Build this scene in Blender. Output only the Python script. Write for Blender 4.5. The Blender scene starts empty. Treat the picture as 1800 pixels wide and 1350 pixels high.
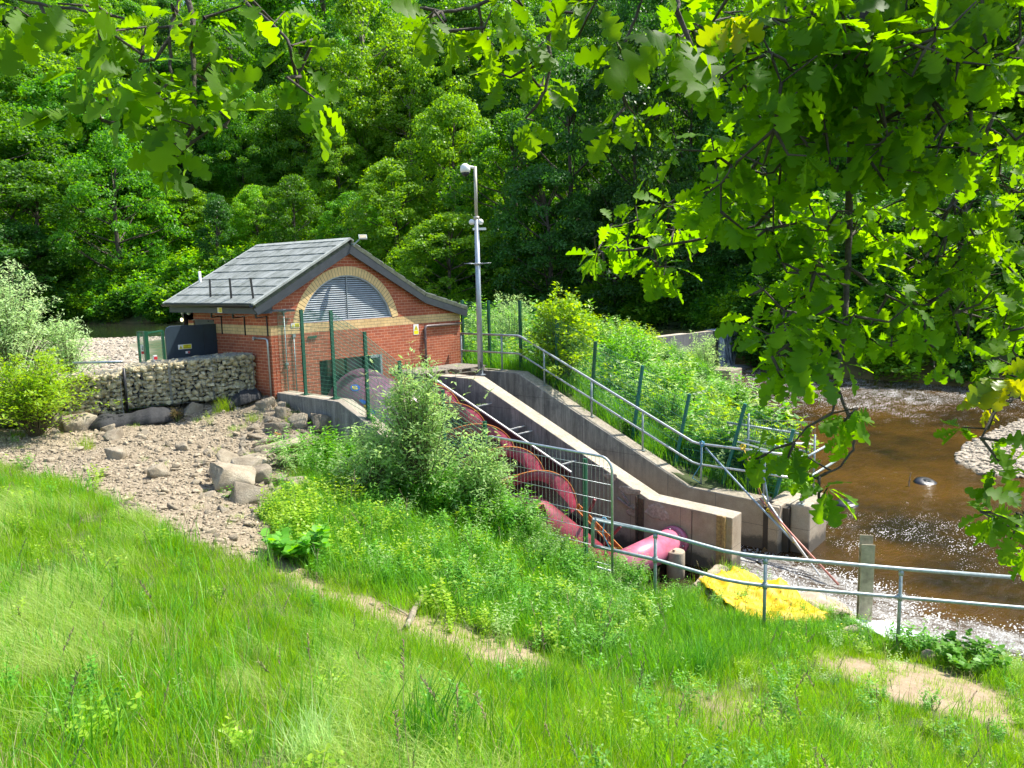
import bpy, bmesh, math, random
import numpy as np
from mathutils import Vector, Matrix
C = bpy.context.scene.collection
SC = bpy.context.scene
RAD = math.radians

# ------------------------------------------------------------------ camera
# world: X along the gable wall, Y into the house, Z up (0 = bottom of the cream brick band)
FPX, PITCH, ROLL, YAW = 1348.7, 0.1378, -0.0214, 0.6733
CAM = np.array([-10.406, -15.397, 1.215])
Fv = np.array([math.cos(YAW)*math.cos(PITCH), math.sin(YAW)*math.cos(PITCH), -math.sin(PITCH)])
Rv0 = np.array([math.sin(YAW), -math.cos(YAW), 0.0])
Uv0 = np.cross(Rv0, Fv)
Rv = math.cos(ROLL)*Rv0 + math.sin(ROLL)*Uv0
Uv = -math.sin(ROLL)*Rv0 + math.cos(ROLL)*Uv0
cd = bpy.data.cameras.new('camera'); cam = bpy.data.objects.new('camera', cd); C.objects.link(cam)
cam.matrix_world = Matrix(((Rv[0], Uv[0], -Fv[0], CAM[0]), (Rv[1], Uv[1], -Fv[1], CAM[1]), (Rv[2], Uv[2], -Fv[2], CAM[2]), (0, 0, 0, 1)))
cd.sensor_width = 36; cd.lens = 36*FPX/1800; cd.clip_start = 0.1; cd.clip_end = 1500
SC.camera = cam

# ------------------------------------------------------------------ sky, sun, exposure
SUN = np.array([0.52, -0.26, 0.92]); SUN /= np.linalg.norm(SUN)
W = bpy.data.worlds.new('World'); SC.world = W; W.use_nodes = True
nt = W.node_tree; sky = nt.nodes.new('ShaderNodeTexSky'); sky.sky_type = 'NISHITA'; sky.sun_disc = False
sky.sun_elevation = math.asin(SUN[2]); sky.sun_rotation = math.atan2(SUN[0], SUN[1])
bg = nt.nodes['Background']; nt.links.new(sky.outputs[0], bg.inputs[0]); bg.inputs[1].default_value = 0.15
sl = bpy.data.lights.new('sun', 'SUN'); sl.energy = 5.0; sl.angle = RAD(0.5); sl.color = (1, 0.95, 0.86)
so = bpy.data.objects.new('sun', sl); C.objects.link(so)
so.rotation_euler = Vector(tuple(SUN)).to_track_quat('Z', 'Y').to_euler()
SC.view_settings.view_transform = 'Standard'; SC.view_settings.look = 'None'
SC.view_settings.exposure = 0.97; SC.view_settings.gamma = 1
SC.cycles.max_bounces = 8; SC.cycles.diffuse_bounces = 3; SC.cycles.glossy_bounces = 2
SC.cycles.transmission_bounces = 4; SC.cycles.transparent_max_bounces = 8
SC.cycles.use_adaptive_sampling = True; SC.cycles.adaptive_threshold = 0.02
SC.cycles.caustics_reflective = False; SC.cycles.caustics_refractive = False

# ------------------------------------------------------------------ helpers
def ray(u, v): return Fv + (u-900)/FPX*Rv - (v-675)/FPX*Uv
def D(u, v, d): return CAM + d*ray(u, v)
def on(u, v, ax, val):
    d = ray(u, v); i = 'XYZ'.index(ax); return CAM + (val-CAM[i])/d[i]*d
def rng(s): return np.random.default_rng(s)

def link(o, parent=None):
    C.objects.link(o)
    if parent is not None: o.parent = parent
    return o
def tag(o, label=None, cat=None, group=None, kind=None):
    if label: o['label'] = label
    if cat: o['category'] = cat
    if group: o['group'] = group
    if kind: o['kind'] = kind
    return o
def empty(name, loc, label, cat, group=None, rz=0):
    o = bpy.data.objects.new(name, None); o.empty_display_size = .2; o.location = loc; o.rotation_euler = (0, 0, rz)
    link(o); return tag(o, label, cat, group)

def fastmesh(name, V, F, mat, parent=None, tint=None, smooth=False, loc=None):
    """V (n,3), F (m,k) equal-sized faces or a list of such arrays"""
    me = bpy.data.meshes.new(name)
    Fs = F if isinstance(F, list) else [F]
    Fs = [np.asarray(f, dtype=np.int32) for f in Fs if len(f)]
    V = np.asarray(V, dtype=np.float32)
    me.vertices.add(len(V)); me.vertices.foreach_set('co', V.ravel())
    li = np.concatenate([f.ravel() for f in Fs]); tot = np.concatenate([np.full(len(f), f.shape[1], np.int32) for f in Fs])
    st = np.concatenate([[0], np.cumsum(tot)[:-1]]).astype(np.int32)
    me.loops.add(len(li)); me.loops.foreach_set('vertex_index', li)
    me.polygons.add(len(tot)); me.polygons.foreach_set('loop_start', st); me.polygons.foreach_set('loop_total', tot)
    if smooth: me.polygons.foreach_set('use_smooth', np.ones(len(tot), bool))
    me.update(calc_edges=True)
    if tint is not None:
        a = me.attributes.new('tint', 'FLOAT', 'FACE'); a.data.foreach_set('value', np.asarray(tint, np.float32))
    me.materials.append(mat)
    o = bpy.data.objects.new(name, me)
    if loc is not None: o.location = loc
    return link(o, parent)

class MB:
    def __init__(s): s.v = []; s.f = []; s.m = []; s.mi = 0; s.sm = []; s.smooth = False
    def add(s, vs, fs):
        n = len(s.v); s.v += [tuple(float(c) for c in p) for p in vs]
        for f in fs: s.f.append(tuple(i+n for i in f)); s.m.append(s.mi); s.sm.append(s.smooth)
        return s
    def box(s, lo, hi, M=None):
        x0, y0, z0 = lo; x1, y1, z1 = hi
        vs = [(x0,y0,z0),(x1,y0,z0),(x1,y1,z0),(x0,y1,z0),(x0,y0,z1),(x1,y0,z1),(x1,y1,z1),(x0,y1,z1)]
        if M is not None: vs = [M @ Vector(p) for p in vs]
        return s.add(vs, [(0,3,2,1),(4,5,6,7),(0,1,5,4),(1,2,6,5),(2,3,7,6),(3,0,4,7)])
    def beam(s, a, b, w, h, up=(0,0,1)):
        a = Vector(a); b = Vector(b); d = (b-a); L = d.length; d.normalize()
        u = Vector(up); sd = d.cross(u)
        if sd.length < 1e-4: sd = d.cross(Vector((1,0,0)))
        sd.normalize(); u = sd.cross(d)
        M = Matrix((( d.x, sd.x, u.x, a.x),(d.y, sd.y, u.y, a.y),(d.z, sd.z, u.z, a.z),(0,0,0,1)))
        return s.box((0,-w/2,-h/2),(L,w/2,h/2), M)
    def tube(s, pts, r, n=8, cap=True):
        pts = [Vector(tuple(p)) for p in pts]; k = len(pts)
        rs = r if hasattr(r, '__len__') else [r]*k
        vs = []; prev = None
        for i, p in enumerate(pts):
            t = (pts[min(i+1,k-1)]-pts[max(i-1,0)]).normalized()
            if prev is None:
                a = t.cross(Vector((0,0,1)))
                if a.length < .05: a = t.cross(Vector((1,0,0)))
            else: a = prev - t*prev.dot(t)
            a.normalize(); prev = a; b = t.cross(a)
            for j in range(n):
                c = 2*math.pi*j/n; vs.append(p + (a*math.cos(c)+b*math.sin(c))*rs[i])
        fs = [(i*n+j, i*n+(j+1)%n, (i+1)*n+(j+1)%n, (i+1)*n+j) for i in range(k-1) for j in range(n)]
        if cap: fs += [tuple(range(n))[::-1], tuple((k-1)*n+j for j in range(n))]
        sm = s.smooth; s.smooth = True; s.add(vs, fs); s.smooth = sm; return s
    def prism(s, poly, d0, d1, ax='Y'):
        """polygon in the plane normal to ax, extruded from d0 to d1"""
        def P(a, b, d): return {'X': (d, a, b), 'Y': (a, d, b), 'Z': (a, b, d)}[ax]
        n = len(poly)
        vs = [P(a, b, d0) for a, b in poly] + [P(a, b, d1) for a, b in poly]
        fs = [tuple(range(n)), tuple(range(2*n-1, n-1, -1))] + [(i, (i+1) % n + 0, (i+1) % n + n, i+n)[::-1] for i in range(n)]
        return s.add(vs, fs)
    def build(s, name, mats, parent=None, loc=None, bevel=0):
        me = bpy.data.meshes.new(name)
        off = Vector(loc) if loc is not None else Vector((0,0,0))
        me.from_pydata([tuple(Vector(p)-off) for p in s.v], [], s.f)
        for m in (mats if isinstance(mats, (list, tuple)) else [mats]): me.materials.append(m)
        me.polygons.foreach_set('material_index', s.m); me.polygons.foreach_set('use_smooth', s.sm)
        me.update()
        bm = bmesh.new(); bm.from_mesh(me); bmesh.ops.recalc_face_normals(bm, faces=bm.faces); bm.to_mesh(me); bm.free()
        o = bpy.data.objects.new(name, me); o.location = off
        if bevel:
            bv = o.modifiers.new('bevel', 'BEVEL'); bv.width = bevel; bv.segments = 2; bv.limit_method = 'ANGLE'
        return link(o, parent)
def rel(o, root):
    """parent o to root keeping its world place (root has only a location / z rotation)"""
    o.parent = root; o.matrix_parent_inverse = Matrix.LocRotScale(root.location, root.rotation_euler, root.scale).inverted(); return o

# ------------------------------------------------------------------ materials
def newmat(name):
    m = bpy.data.materials.new(name); m.use_nodes = True
    nt = m.node_tree; b = nt.nodes['Principled BSDF']; return m, nt, b
def N(nt, t, **k):
    n = nt.nodes.new(t)
    for a, b in k.items():
        if a in n.inputs: n.inputs[a].default_value = b
        else: setattr(n, a, b)
    return n
def noise(nt, scale, detail=5, rough=.6, vec=None, dist=0):
    n = N(nt, 'ShaderNodeTexNoise'); n.inputs['Scale'].default_value = scale; n.inputs['Detail'].default_value = detail
    n.inputs['Roughness'].default_value = rough; n.inputs['Distortion'].default_value = dist
    if vec is not None: nt.links.new(vec, n.inputs['Vector'])
    return n.outputs['Fac']
def ramp(nt, fac, stops):
    r = N(nt, 'ShaderNodeValToRGB'); el = r.color_ramp.elements
    while len(el) < len(stops): el.new(0.5)
    for e, (p, c) in zip(el, stops): e.position = p; e.color = (*c, 1) if len(c) == 3 else c
    nt.links.new(fac, r.inputs[0]); return r.outputs[0]
def mixc(nt, fac, a, b, mode='MIX'):
    m = N(nt, 'ShaderNodeMix', data_type='RGBA', blend_type=mode)
    for i, x in ((0, fac), (6, a), (7, b)):
        if hasattr(x, 'is_linked') or hasattr(x, 'links'): nt.links.new(x, m.inputs[i])
        else: m.inputs[i].default_value = x if i == 0 else (*x, 1)
    return m.outputs[2]
def bump(nt, b, h, s=.3, d=.02):
    n = N(nt, 'ShaderNodeBump'); n.inputs['Strength'].default_value = s; n.inputs['Distance'].default_value = d
    nt.links.new(h, n.inputs['Height']); nt.links.new(n.outputs[0], b.inputs['Normal'])
def pos(nt): return N(nt, 'ShaderNodeNewGeometry').outputs['Position']
def objc(nt): return N(nt, 'ShaderNodeTexCoord').outputs['Object']
def math2(nt, op, a, b=None):
    m = N(nt, 'ShaderNodeMath', operation=op)
    for i, x in enumerate((a, b)):
        if x is None: continue
        if hasattr(x, 'links'): nt.links.new(x, m.inputs[i])
        else: m.inputs[i].default_value = x
    return m.outputs[0]
def simple(name, col, rough=.5, metal=0, var=.25, scale=8, bmp=0, col2=None, bscale=None, coord='pos'):
    m, nt, b = newmat(name)
    vec = pos(nt) if coord == 'pos' else objc(nt)
    f = noise(nt, scale, 6, .65, vec)
    c2 = col2 if col2 else tuple(c*(1-var) for c in col)
    c1 = tuple(min(1, c*(1+var*.5)) for c in col)
    nt.links.new(ramp(nt, f, [(.32, c2), (.66, c1)]), b.inputs['Base Color'])
    b.inputs['Roughness'].default_value = rough; b.inputs['Metallic'].default_value = metal
    if bmp: bump(nt, b, noise(nt, bscale or scale*6, 4, .6, vec), bmp, .01)
    return m
def leafmat(name, c1, c2, trans=.45, rough=.45, spec=.35, tcol=None, patch=.5, hue=.4):
    """leaf colours vary leaf by leaf (face attribute 'tint') and plant by plant"""
    m, nt, b = newmat(name)
    at = N(nt, 'ShaderNodeAttribute', attribute_name='tint')
    oi = N(nt, 'ShaderNodeObjectInfo')
    t = math2(nt, 'ADD', math2(nt, 'MULTIPLY', at.outputs['Fac'], 1-patch*.4), math2(nt, 'MULTIPLY', oi.outputs['Random'], patch*.4))
    col = mixc(nt, t, c1, c2)
    hv = N(nt, 'ShaderNodeHueSaturation'); nt.links.new(math2(nt, 'ADD', .5-.012*hue, math2(nt, 'MULTIPLY', oi.outputs['Random'], .024*hue)), hv.inputs['Hue']); nt.links.new(math2(nt, 'ADD', 1-.22*hue, math2(nt, 'MULTIPLY', oi.outputs['Random'], .5*hue)), hv.inputs['Value']); nt.links.new(col, hv.inputs['Color']); col = hv.outputs[0]
    nt.links.new(col, b.inputs['Base Color']); b.inputs['Roughness'].default_value = rough
    b.inputs['Specular IOR Level'].default_value = spec
    tr = N(nt, 'ShaderNodeBsdfTranslucent'); hs = N(nt, 'ShaderNodeHueSaturation')
    hs.inputs['Hue'].default_value = .485; hs.inputs['Saturation'].default_value = 1.15; hs.inputs['Value'].default_value = 1.9
    nt.links.new(col, hs.inputs['Color']); nt.links.new(hs.outputs[0], tr.inputs[0])
    mx = N(nt, 'ShaderNodeMixShader'); mx.inputs[0].default_value = trans
    nt.links.new(b.outputs[0], mx.inputs[1]); nt.links.new(tr.outputs[0], mx.inputs[2])
    nt.links.new(mx.outputs[0], nt.nodes['Material Output'].inputs['Surface'])
    return m

M = {}
# foliage
M['oak'] = leafmat('oak_leaf', (.045, .135, .006), (.16, .32, .012), .68, .55, .3)
M['oaky'] = leafmat('oak_leaf_young', (.12, .24, .01), (.42, .40, .02), .5, .4, .4)
M['treeA'] = leafmat('leaf_mid', (.05, .16, .015), (.14, .34, .028), .5, hue=.6)
M['treeB'] = leafmat('leaf_lime', (.11, .27, .02), (.25, .44, .035), .5, hue=.6)
M['treeC'] = leafmat('leaf_dark', (.03, .10, .02), (.075, .21, .03), .45, hue=.6)
M['bud'] = leafmat('leaf_greygreen', (.20, .36, .10), (.44, .58, .25), .5, .55)
M['willow'] = leafmat('leaf_willow', (.22, .36, .12), (.50, .62, .34), .45, .5)
M['weed'] = leafmat('leaf_weed', (.07, .22, .018), (.17, .40, .04), .42)
M['weedy'] = leafmat('leaf_yellowgreen', (.16, .33, .02), (.33, .46, .035), .45)
M['grass'] = leafmat('grass_blade', (.10, .26, .008), (.26, .44, .02), .5, .5, .25)
M['grassy'] = leafmat('grass_pale', (.18, .33, .03), (.42, .52, .20), .45, .5, .25)
M['grassd'] = leafmat('grass_deep', (.04, .16, .02), (.11, .31, .035), .4, .5, .3)
M['straw'] = leafmat('straw_blade', (.30, .26, .12), (.58, .52, .30), .3, .6, .2)
M['flower'] = simple('buttercup', (.85, .68, .02), .5)
M['bark'] = simple('bark', (.09, .075, .055), .9, 0, .6, 14, .8)
M['barkp'] = simple('bark_pale', (.22, .19, .14), .9, 0, .5, 14, .6)
M['twig'] = simple('twig', (.12, .10, .05), .8, 0, .5, 40)
M['stemg'] = simple('green_stem', (.16, .22, .06), .7, 0, .4, 30)
M['log'] = simple('driftwood', (.30, .25, .18), .85, 0, .55, 9, .9, bscale=60)

def brick():
    m, nt, b = newmat('brickwork'); P = pos(nt)
    sp = N(nt, 'ShaderNodeSeparateXYZ'); nt.links.new(P, sp.inputs[0])
    g = N(nt, 'ShaderNodeNewGeometry'); sn = N(nt, 'ShaderNodeSeparateXYZ'); nt.links.new(g.outputs['Normal'], sn.inputs[0])
    side = math2(nt, 'GREATER_THAN', math2(nt, 'ABSOLUTE', sn.outputs[0]), .5)
    mx = N(nt, 'ShaderNodeMix', data_type='FLOAT'); nt.links.new(side, mx.inputs[0]); nt.links.new(sp.outputs[0], mx.inputs[2]); nt.links.new(sp.outputs[1], mx.inputs[3])
    cb = N(nt, 'ShaderNodeCombineXYZ'); nt.links.new(mx.outputs[0], cb.inputs[0])
    nt.links.new(math2(nt, 'ADD', sp.outputs[2], 30.0), cb.inputs[1])
    def bt(c1, c2, mo, ms):
        t = N(nt, 'ShaderNodeTexBrick'); nt.links.new(cb.outputs[0], t.inputs['Vector'])
        t.inputs['Scale'].default_value = 1; t.inputs['Brick Width'].default_value = .225; t.inputs['Row Height'].default_value = .075
        t.inputs['Mortar Size'].default_value = ms; t.inputs['Mortar Smooth'].default_value = .2; t.inputs['Bias'].default_value = 0
        t.inputs['Color1'].default_value = (*c1, 1); t.inputs['Color2'].default_value = (*c2, 1); t.inputs['Mortar'].default_value = (*mo, 1)
        return t
    red = bt((.46, .125, .052), (.35, .085, .038), (.60, .38, .25), .0052)
    cre = bt((.74, .54, .26), (.68, .48, .21), (.22, .16, .09), .0042)
    z = sp.outputs[2]
    band = math2(nt, 'MULTIPLY', math2(nt, 'GREATER_THAN', z, 0.0), math2(nt, 'LESS_THAN', z, .225))
    c = mixc(nt, band, red.outputs[0], cre.outputs[0])
    st = ramp(nt, noise(nt, 1.6, 6, .7, P), [(.3, (.72, .68, .66)), (.62, (1.08, 1.05, 1.02))])
    fine = ramp(nt, noise(nt, 45, 3, .7, P), [(.25, (.8, .8, .8)), (.7, (1.1, 1.1, 1.1))])
    low = ramp(nt, math2(nt, 'ADD', math2(nt, 'MULTIPLY', z, -.9), math2(nt, 'MULTIPLY', noise(nt, 3, 4, .6, P), .5)), [(1.15, (1, 1, 1)), (1.45, (.72, .66, .58))])
    nt.links.new(mixc(nt, 1.0, mixc(nt, 1.0, mixc(nt, 1.0, c, st, 'MULTIPLY'), fine, 'MULTIPLY'), low, 'MULTIPLY'), b.inputs['Base Color'])
    b.inputs['Roughness'].default_value = .85
    bump(nt, b, math2(nt, 'SUBTRACT', 1.0, red.outputs['Fac']), .6, .006)
    return m
M['brick'] = brick()
def concrete(name, base, dark, sidedark=1.0):
    m, nt, b = newmat(name); P = pos(nt)
    mp = N(nt, 'ShaderNodeMapping'); nt.links.new(P, mp.inputs[0]); mp.inputs['Scale'].default_value = (6, 6, .55)
    streak = noise(nt, 1.3, 7, .7, mp.outputs[0], .3)
    blot = noise(nt, 1.1, 8, .7, P)
    fine = noise(nt, 60, 4, .8, P)
    g = N(nt, 'ShaderNodeNewGeometry'); sn = N(nt, 'ShaderNodeSeparateXYZ'); nt.links.new(g.outputs['Normal'], sn.inputs[0])
    top = math2(nt, 'GREATER_THAN', sn.outputs[2], .5)
    cs = ramp(nt, streak, [(.3, dark), (.5, tuple((a+c)/2 for a, c in zip(base, dark))), (.72, base)])
    cs = mixc(nt, ramp(nt, blot, [(.42, (0, 0, 0)), (.62, (1, 1, 1))]), cs, tuple(c*.55 for c in base))
    ct = ramp(nt, blot, [(.3, (.33, .28, .20)), (.6, (.52, .46, .36))])
    c = mixc(nt, top, cs, ct)
    c = mixc(nt, 1.0, c, ramp(nt, fine, [(.3, (.75, .75, .75)), (.65, (1.12, 1.12, 1.12))]), 'MULTIPLY')
    nt.links.new(c, b.inputs['Base Color']); b.inputs['Roughness'].default_value = .9
    bump(nt, b, fine, .35, .006); return m
M['conc'] = concrete('concrete_grey', (.27, .27, .26), (.085, .09, .095))
M['concb'] = concrete('concrete_brown', (.34, .28, .21), (.13, .11, .085))
M['arch'] = simple('cream_brick', (.74, .53, .24), .85, 0, .18, 9, .3)
M['mortar'] = simple('dark_mortar', (.13, .10, .07), .95)
M['tile'] = simple('roof_tile', (.235, .25, .235), .8, 0, .45, 2.5, .5, col2=(.12,.135,.115))
M['ridge'] = simple('ridge_tile', (.33, .35, .32), .8, 0, .35, 6, .4)
M['moss'] = simple('mossy_verge', (.085, .10, .065), .9, 0, .5, 9, .6)
M['barge'] = simple('dark_fascia', (.035, .042, .048), .5, 0, .25, 4)
M['black'] = simple('black_plastic', (.012, .012, .013), .45)
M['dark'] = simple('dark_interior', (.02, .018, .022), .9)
M['galv'] = simple('galvanised_steel', (.50, .53, .54), .42, .75, .25, 10)
M['galvd'] = simple('dull_galvanised_rail', (.34, .40, .39), .5, .35, .3, 12)
M['louv'] = simple('louvre_metal', (.40, .45, .47), .5, .0, .2, 5)
M['green'] = simple('green_coated_steel', (.012, .10, .05), .45, .1, .3, 14)
M['teal'] = simple('teal_coated_steel', (.01, .15, .12), .45, .1, .3, 14)
M['wire'] = simple('green_wire', (.06, .20, .13), .5, .2)
M['gwire'] = simple('grey_wire', (.28, .30, .31), .45, .6)
M['door'] = simple('slate_blue_door_paint', (.026, .045, .062), .42, 0, .18, 3)
M['white'] = simple('white_paint', (.78, .78, .76), .5, 0, .08)
M['lamp'] = newmat('lit_lamp')[0]
_b = M['lamp'].node_tree.nodes['Principled BSDF']; _b.inputs['Emission Color'].default_value = (1, .86, .45, 1); _b.inputs['Emission Strength'].default_value = 1.6
M['yel'] = simple('sign_yellow', (.83, .72, .01), .5, 0, .05)
M['sblack'] = simple('sign_black', (.02, .02, .02), .5)
M['sred'] = simple('sign_red', (.6, .03, .04), .5)
M['sblue'] = simple('sign_blue', (.03, .12, .45), .5)
M['pole'] = simple('pole_grey', (.40, .44, .47), .45, .5, .12, 6)
M['polec'] = simple('pole_cream', (.48, .44, .36), .5, .2, .15, 8)
M['screw'] = simple('screw_paint', (.25, .028, .045), .45, 0, .45, 5, .15, col2=(.10, .02, .02))
M['rust'] = simple('orange_rust', (.50, .17, .035), .8, 0, .4, 18, .4)
M['steel'] = simple('bare_steel_edge', (.52, .53, .50), .55, .4, .3, 10)
M['wood'] = simple('weathered_wood', (.26, .23, .18), .9, 0, .4, 12, .5)
M['rubber'] = simple('black_rubber', (.012, .014, .018), .35, 0, .4, 6, .3)
M['tarp'] = simple('yellow_tarpaulin', (.74, .44, .0), .6, 0, .15, 3, .2)
M['beige'] = simple('muddy_canvas', (.42, .34, .24), .85, 0, .35, 4, .4)
M['sheet'] = simple('white_sheet', (.78, .82, .86), .5, 0, .08, 3)
M['ropey'] = simple('yellow_rope', (.75, .55, .03), .7); M['ropeb'] = simple('blue_rope', (.10, .32, .48), .7)
M['pinkp'] = simple('pink_pole', (.55, .22, .16), .5); M['bluep'] = simple('blue_grey_pole', (.28, .37, .44), .5)
M['fabric'] = simple('black_drainage_mat', (.028, .029, .030), .8, 0, .5, 20, .8)

def pink_pipe():
    m, nt, b = newmat('faded_pink_paint'); P = pos(nt)
    c = ramp(nt, noise(nt, 2.5, 7, .65, P), [(.3, (.40, .08, .12)), (.55, (.58, .16, .25)), (.75, (.62, .24, .32))])
    c = mixc(nt, ramp(nt, noise(nt, 7, 9, .8, P), [(.56, (0,0,0)), (.64, (.8,.8,.8))]), c, (.26, .10, .06))
    nt.links.new(c, b.inputs['Base Color']); b.inputs['Roughness'].default_value = .38; return m
M['pink'] = pink_pipe()
def hood():
    m, nt, b = newmat('hood_paint_and_reflection'); P = pos(nt)
    c = ramp(nt, noise(nt, .9, 4, .5, P, .4), [(.35, (.20, .10, .17)), (.5, (.28, .17, .26)), (.62, (.20, .17, .09))])  # purple paint; the olive end of the ramp paints in a reflection
    nt.links.new(c, b.inputs['Base Color']); b.inputs['Roughness'].default_value = .28; b.inputs['Metallic'].default_value = .3; return m
M['hood'] = hood()
def stone(name, cols, scale, bmp=.6, rnd=True):
    m, nt, b = newmat(name); o = objc(nt); oi = N(nt, 'ShaderNodeObjectInfo')
    f = noise(nt, scale, 8, .7, o)
    at = N(nt, 'ShaderNodeAttribute', attribute_name='tint')
    c = ramp(nt, f, [(.28, cols[0]), (.5, cols[1]), (.72, cols[2])])
    hs = N(nt, 'ShaderNodeHueSaturation'); nt.links.new(c, hs.inputs['Color'])
    t = math2(nt, 'ADD', at.outputs['Fac'], math2(nt, 'MULTIPLY', oi.outputs['Random'], .5))
    nt.links.new(math2(nt, 'ADD', math2(nt, 'MULTIPLY', t, .75), .62), hs.inputs['Value'])
    nt.links.new(hs.outputs[0], b.inputs['Base Color']); b.inputs['Roughness'].default_value = .9
    bump(nt, b, noise(nt, scale*4, 9, .8, o), min(1, bmp*1.5), .04); return m
M['boulder'] = stone('sandstone_boulder', ((.20, .155, .10), (.36, .30, .21), (.50, .44, .33)), 3)
M['gabst'] = stone('gabion_stone', ((.24, .20, .11), (.40, .34, .20), (.55, .50, .36)), 7, .4)
M['pebble'] = stone('pebble', ((.17, .135, .085), (.30, .245, .165), (.42, .36, .26)), 9, .3)
M['beach'] = stone('beach_cobble', ((.22, .18, .13), (.33, .28, .21), (.44, .39, .31)), 6, .3)
# ------------------------------------------------------------------ terrain
POOLZ, RIVZ = -2.2, -4.95
ANCH = [(-10.4,-15.4,-.4),(-13,-13,-.3),(-12,-19,-.7),(-8,-18,-1.9),(-4,-18,-3.3),(0,-18,-4.2),(-14,-5,-1.1),(-10,0,-1.7),(-20,0,-1.3),(-20,-15,.4),(-25,15,-1.3),
 (-9.19,-10.9,-1.3),(-6.9,-12.5,-1.9),(-4.2,-13.5,-3.0),(-1.5,-14.9,-3.9),(-8.2,-7.6,-1.7),(-5.6,.2,-1.9),(-4.6,3.4,-1.75),(-5.4,-5.7,-2.2),(-5,-8,-2.5),(-4.6,-9.7,-2.8),
 (-3.4,-11.3,-3.3),(-.4,-12.2,-4.1),(.4,-13.8,-4.25),(0,-14.8,-4.2),(-.3,-8.9,-3.8),(.6,-11.5,-4.3),(2.4,-12.9,-4.8),(-1.8,-5.3,-2.75),(-2.2,.7,-1.85),(-3.4,-4.15,-2.2),
 (2.4,-14.2,-4.7),(-.1,0,-1.5),(-.1,-2.6,-2.3),(0,-4,-2.8),(0,-6,-3.0),(0,-8,-3.5),(.6,-9.8,-4.2),(2,-10.5,-4.86),(0,3,-1.5),(-3,6,-1.5),(0,10,-1.6),(-5,15,-1.6),(5,30,-1.9),
 (14,37,-2.25),(8,42,-2.25),(0,35,-2.),(6.5,0,-1.45),(6.8,-2.5,-1.5),(6.9,-5,-2.75),(6.9,-7.5,-3.75),(6.9,-10,-3.95),(8.5,-8.5,-4.2),(12,-3,-3.6),(10,2,-2),(15,5,-1.9),(20,4,-2.6),
 (24,6,-2.3),(18,-1,-3.8),(12,12,-1.6),(20,20,-2.2),(10,25,-1.8),(40,20,-2.4),(35,45,-2.4),(20,60,-2.3),(-2,60,-2.2),(-20,40,-1.8),(30,-15,-4.6),(20,-20,-4.8),(10,-22,-4.8)]
def tps_fit(P):
    P = np.array(P, float); n = len(P); d = np.hypot(P[:,None,0]-P[None,:,0], P[:,None,1]-P[None,:,1])
    K = np.where(d > 0, d*d*np.log(d+1e-12), 0) + np.eye(n)*.5
    A = np.zeros((n+3, n+3)); A[:n,:n] = K; A[:n,n] = 1; A[:n,n+1:] = P[:,:2]; A[n,:n] = 1; A[n+1:,:n] = P[:,:2].T
    return P, np.linalg.solve(A, np.concatenate([P[:,2], np.zeros(3)]))
_TP, _TW = tps_fit(ANCH)
def vnoise(x, y, s=0, sc=1.0):
    x = np.asarray(x)*sc; y = np.asarray(y)*sc
    return (np.sin(x*1.7+s)*np.cos(y*1.3-s)+.6*np.sin(x*3.1-y*2.3+s*2)+.4*np.sin(x*6.7+y*5.1+s)+.25*np.sin(13.1*x-9.7*y+s*3))/2.25
def inpoly(x, y, poly):
    x = np.asarray(x, float); y = np.asarray(y, float); r = np.zeros(x.shape, bool); n = len(poly)
    for i in range(n):
        x0, y0 = poly[i][:2]; x1, y1 = poly[(i+1) % n][:2]
        if y0 == y1: continue
        r ^= ((y0 > y) != (y1 > y)) & (x < (x1-x0)*(y-y0)/(y1-y0)+x0)
    return r
def polydist(x, y, poly, closed=True):
    x = np.asarray(x, float); y = np.asarray(y, float); d = np.full(x.shape, 1e9); n = len(poly)
    for i in range(n if closed else n-1):
        x0, y0 = poly[i][:2]; x1, y1 = poly[(i+1) % n][:2]; dx, dy = x1-x0, y1-y0; L = dx*dx+dy*dy+1e-12
        t = np.clip(((x-x0)*dx+(y-y0)*dy)/L, 0, 1); d = np.minimum(d, np.hypot(x-x0-t*dx, y-y0-t*dy))
    return d
def sdist(x, y, poly):
    d = polydist(x, y, poly); return np.where(inpoly(x, y, poly), -d, d)   # negative inside
FARBANK = [(-40,95),(17,69),(25,53),(31,36),(36,20),(38,8),(33,-3),(33,-12),(36,-25),(42,-45)]
RIVER = [(4.7,-9.0),(6.2,-9.6),(7.6,-9.9),(10.2,-9.0),(18.3,-4.6),(25.5,.2),(27.5,4.6),(37.5,3.6),(33.5,-4),(33,-12),(36,-25),(42,-45),(5,-45),(2.6,-22),(2.9,-15),(2.7,-13),(3.3,-11.6),(3.5,-10.4),(4.2,-9.6)]
WEIR = ((27.2,4.9),(38.2,3.6))
POOL = [(27.0,5.4),(38.5,4.4),(38,8),(36,20),(31,36),(25,53),(17,69),(-40,95),(-60,70),(-20,52),(0,46),(8,41.5),(14.7,36.6),(20,26),(22,15),(24,8)]
BAR = [(15.4,-12.4),(16.6,-11.5),(19,-11.4),(23,-12.1),(28,-13.4),(31,-16),(27,-18),(19,-16.5),(15.8,-14.2)]
def river_z(x, y):
    s = (np.asarray(x)-CAM[0])*.782+(np.asarray(y)-CAM[1])*.623
    return RIVZ + np.clip((s-18)/24, 0, 1)*.55
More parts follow.
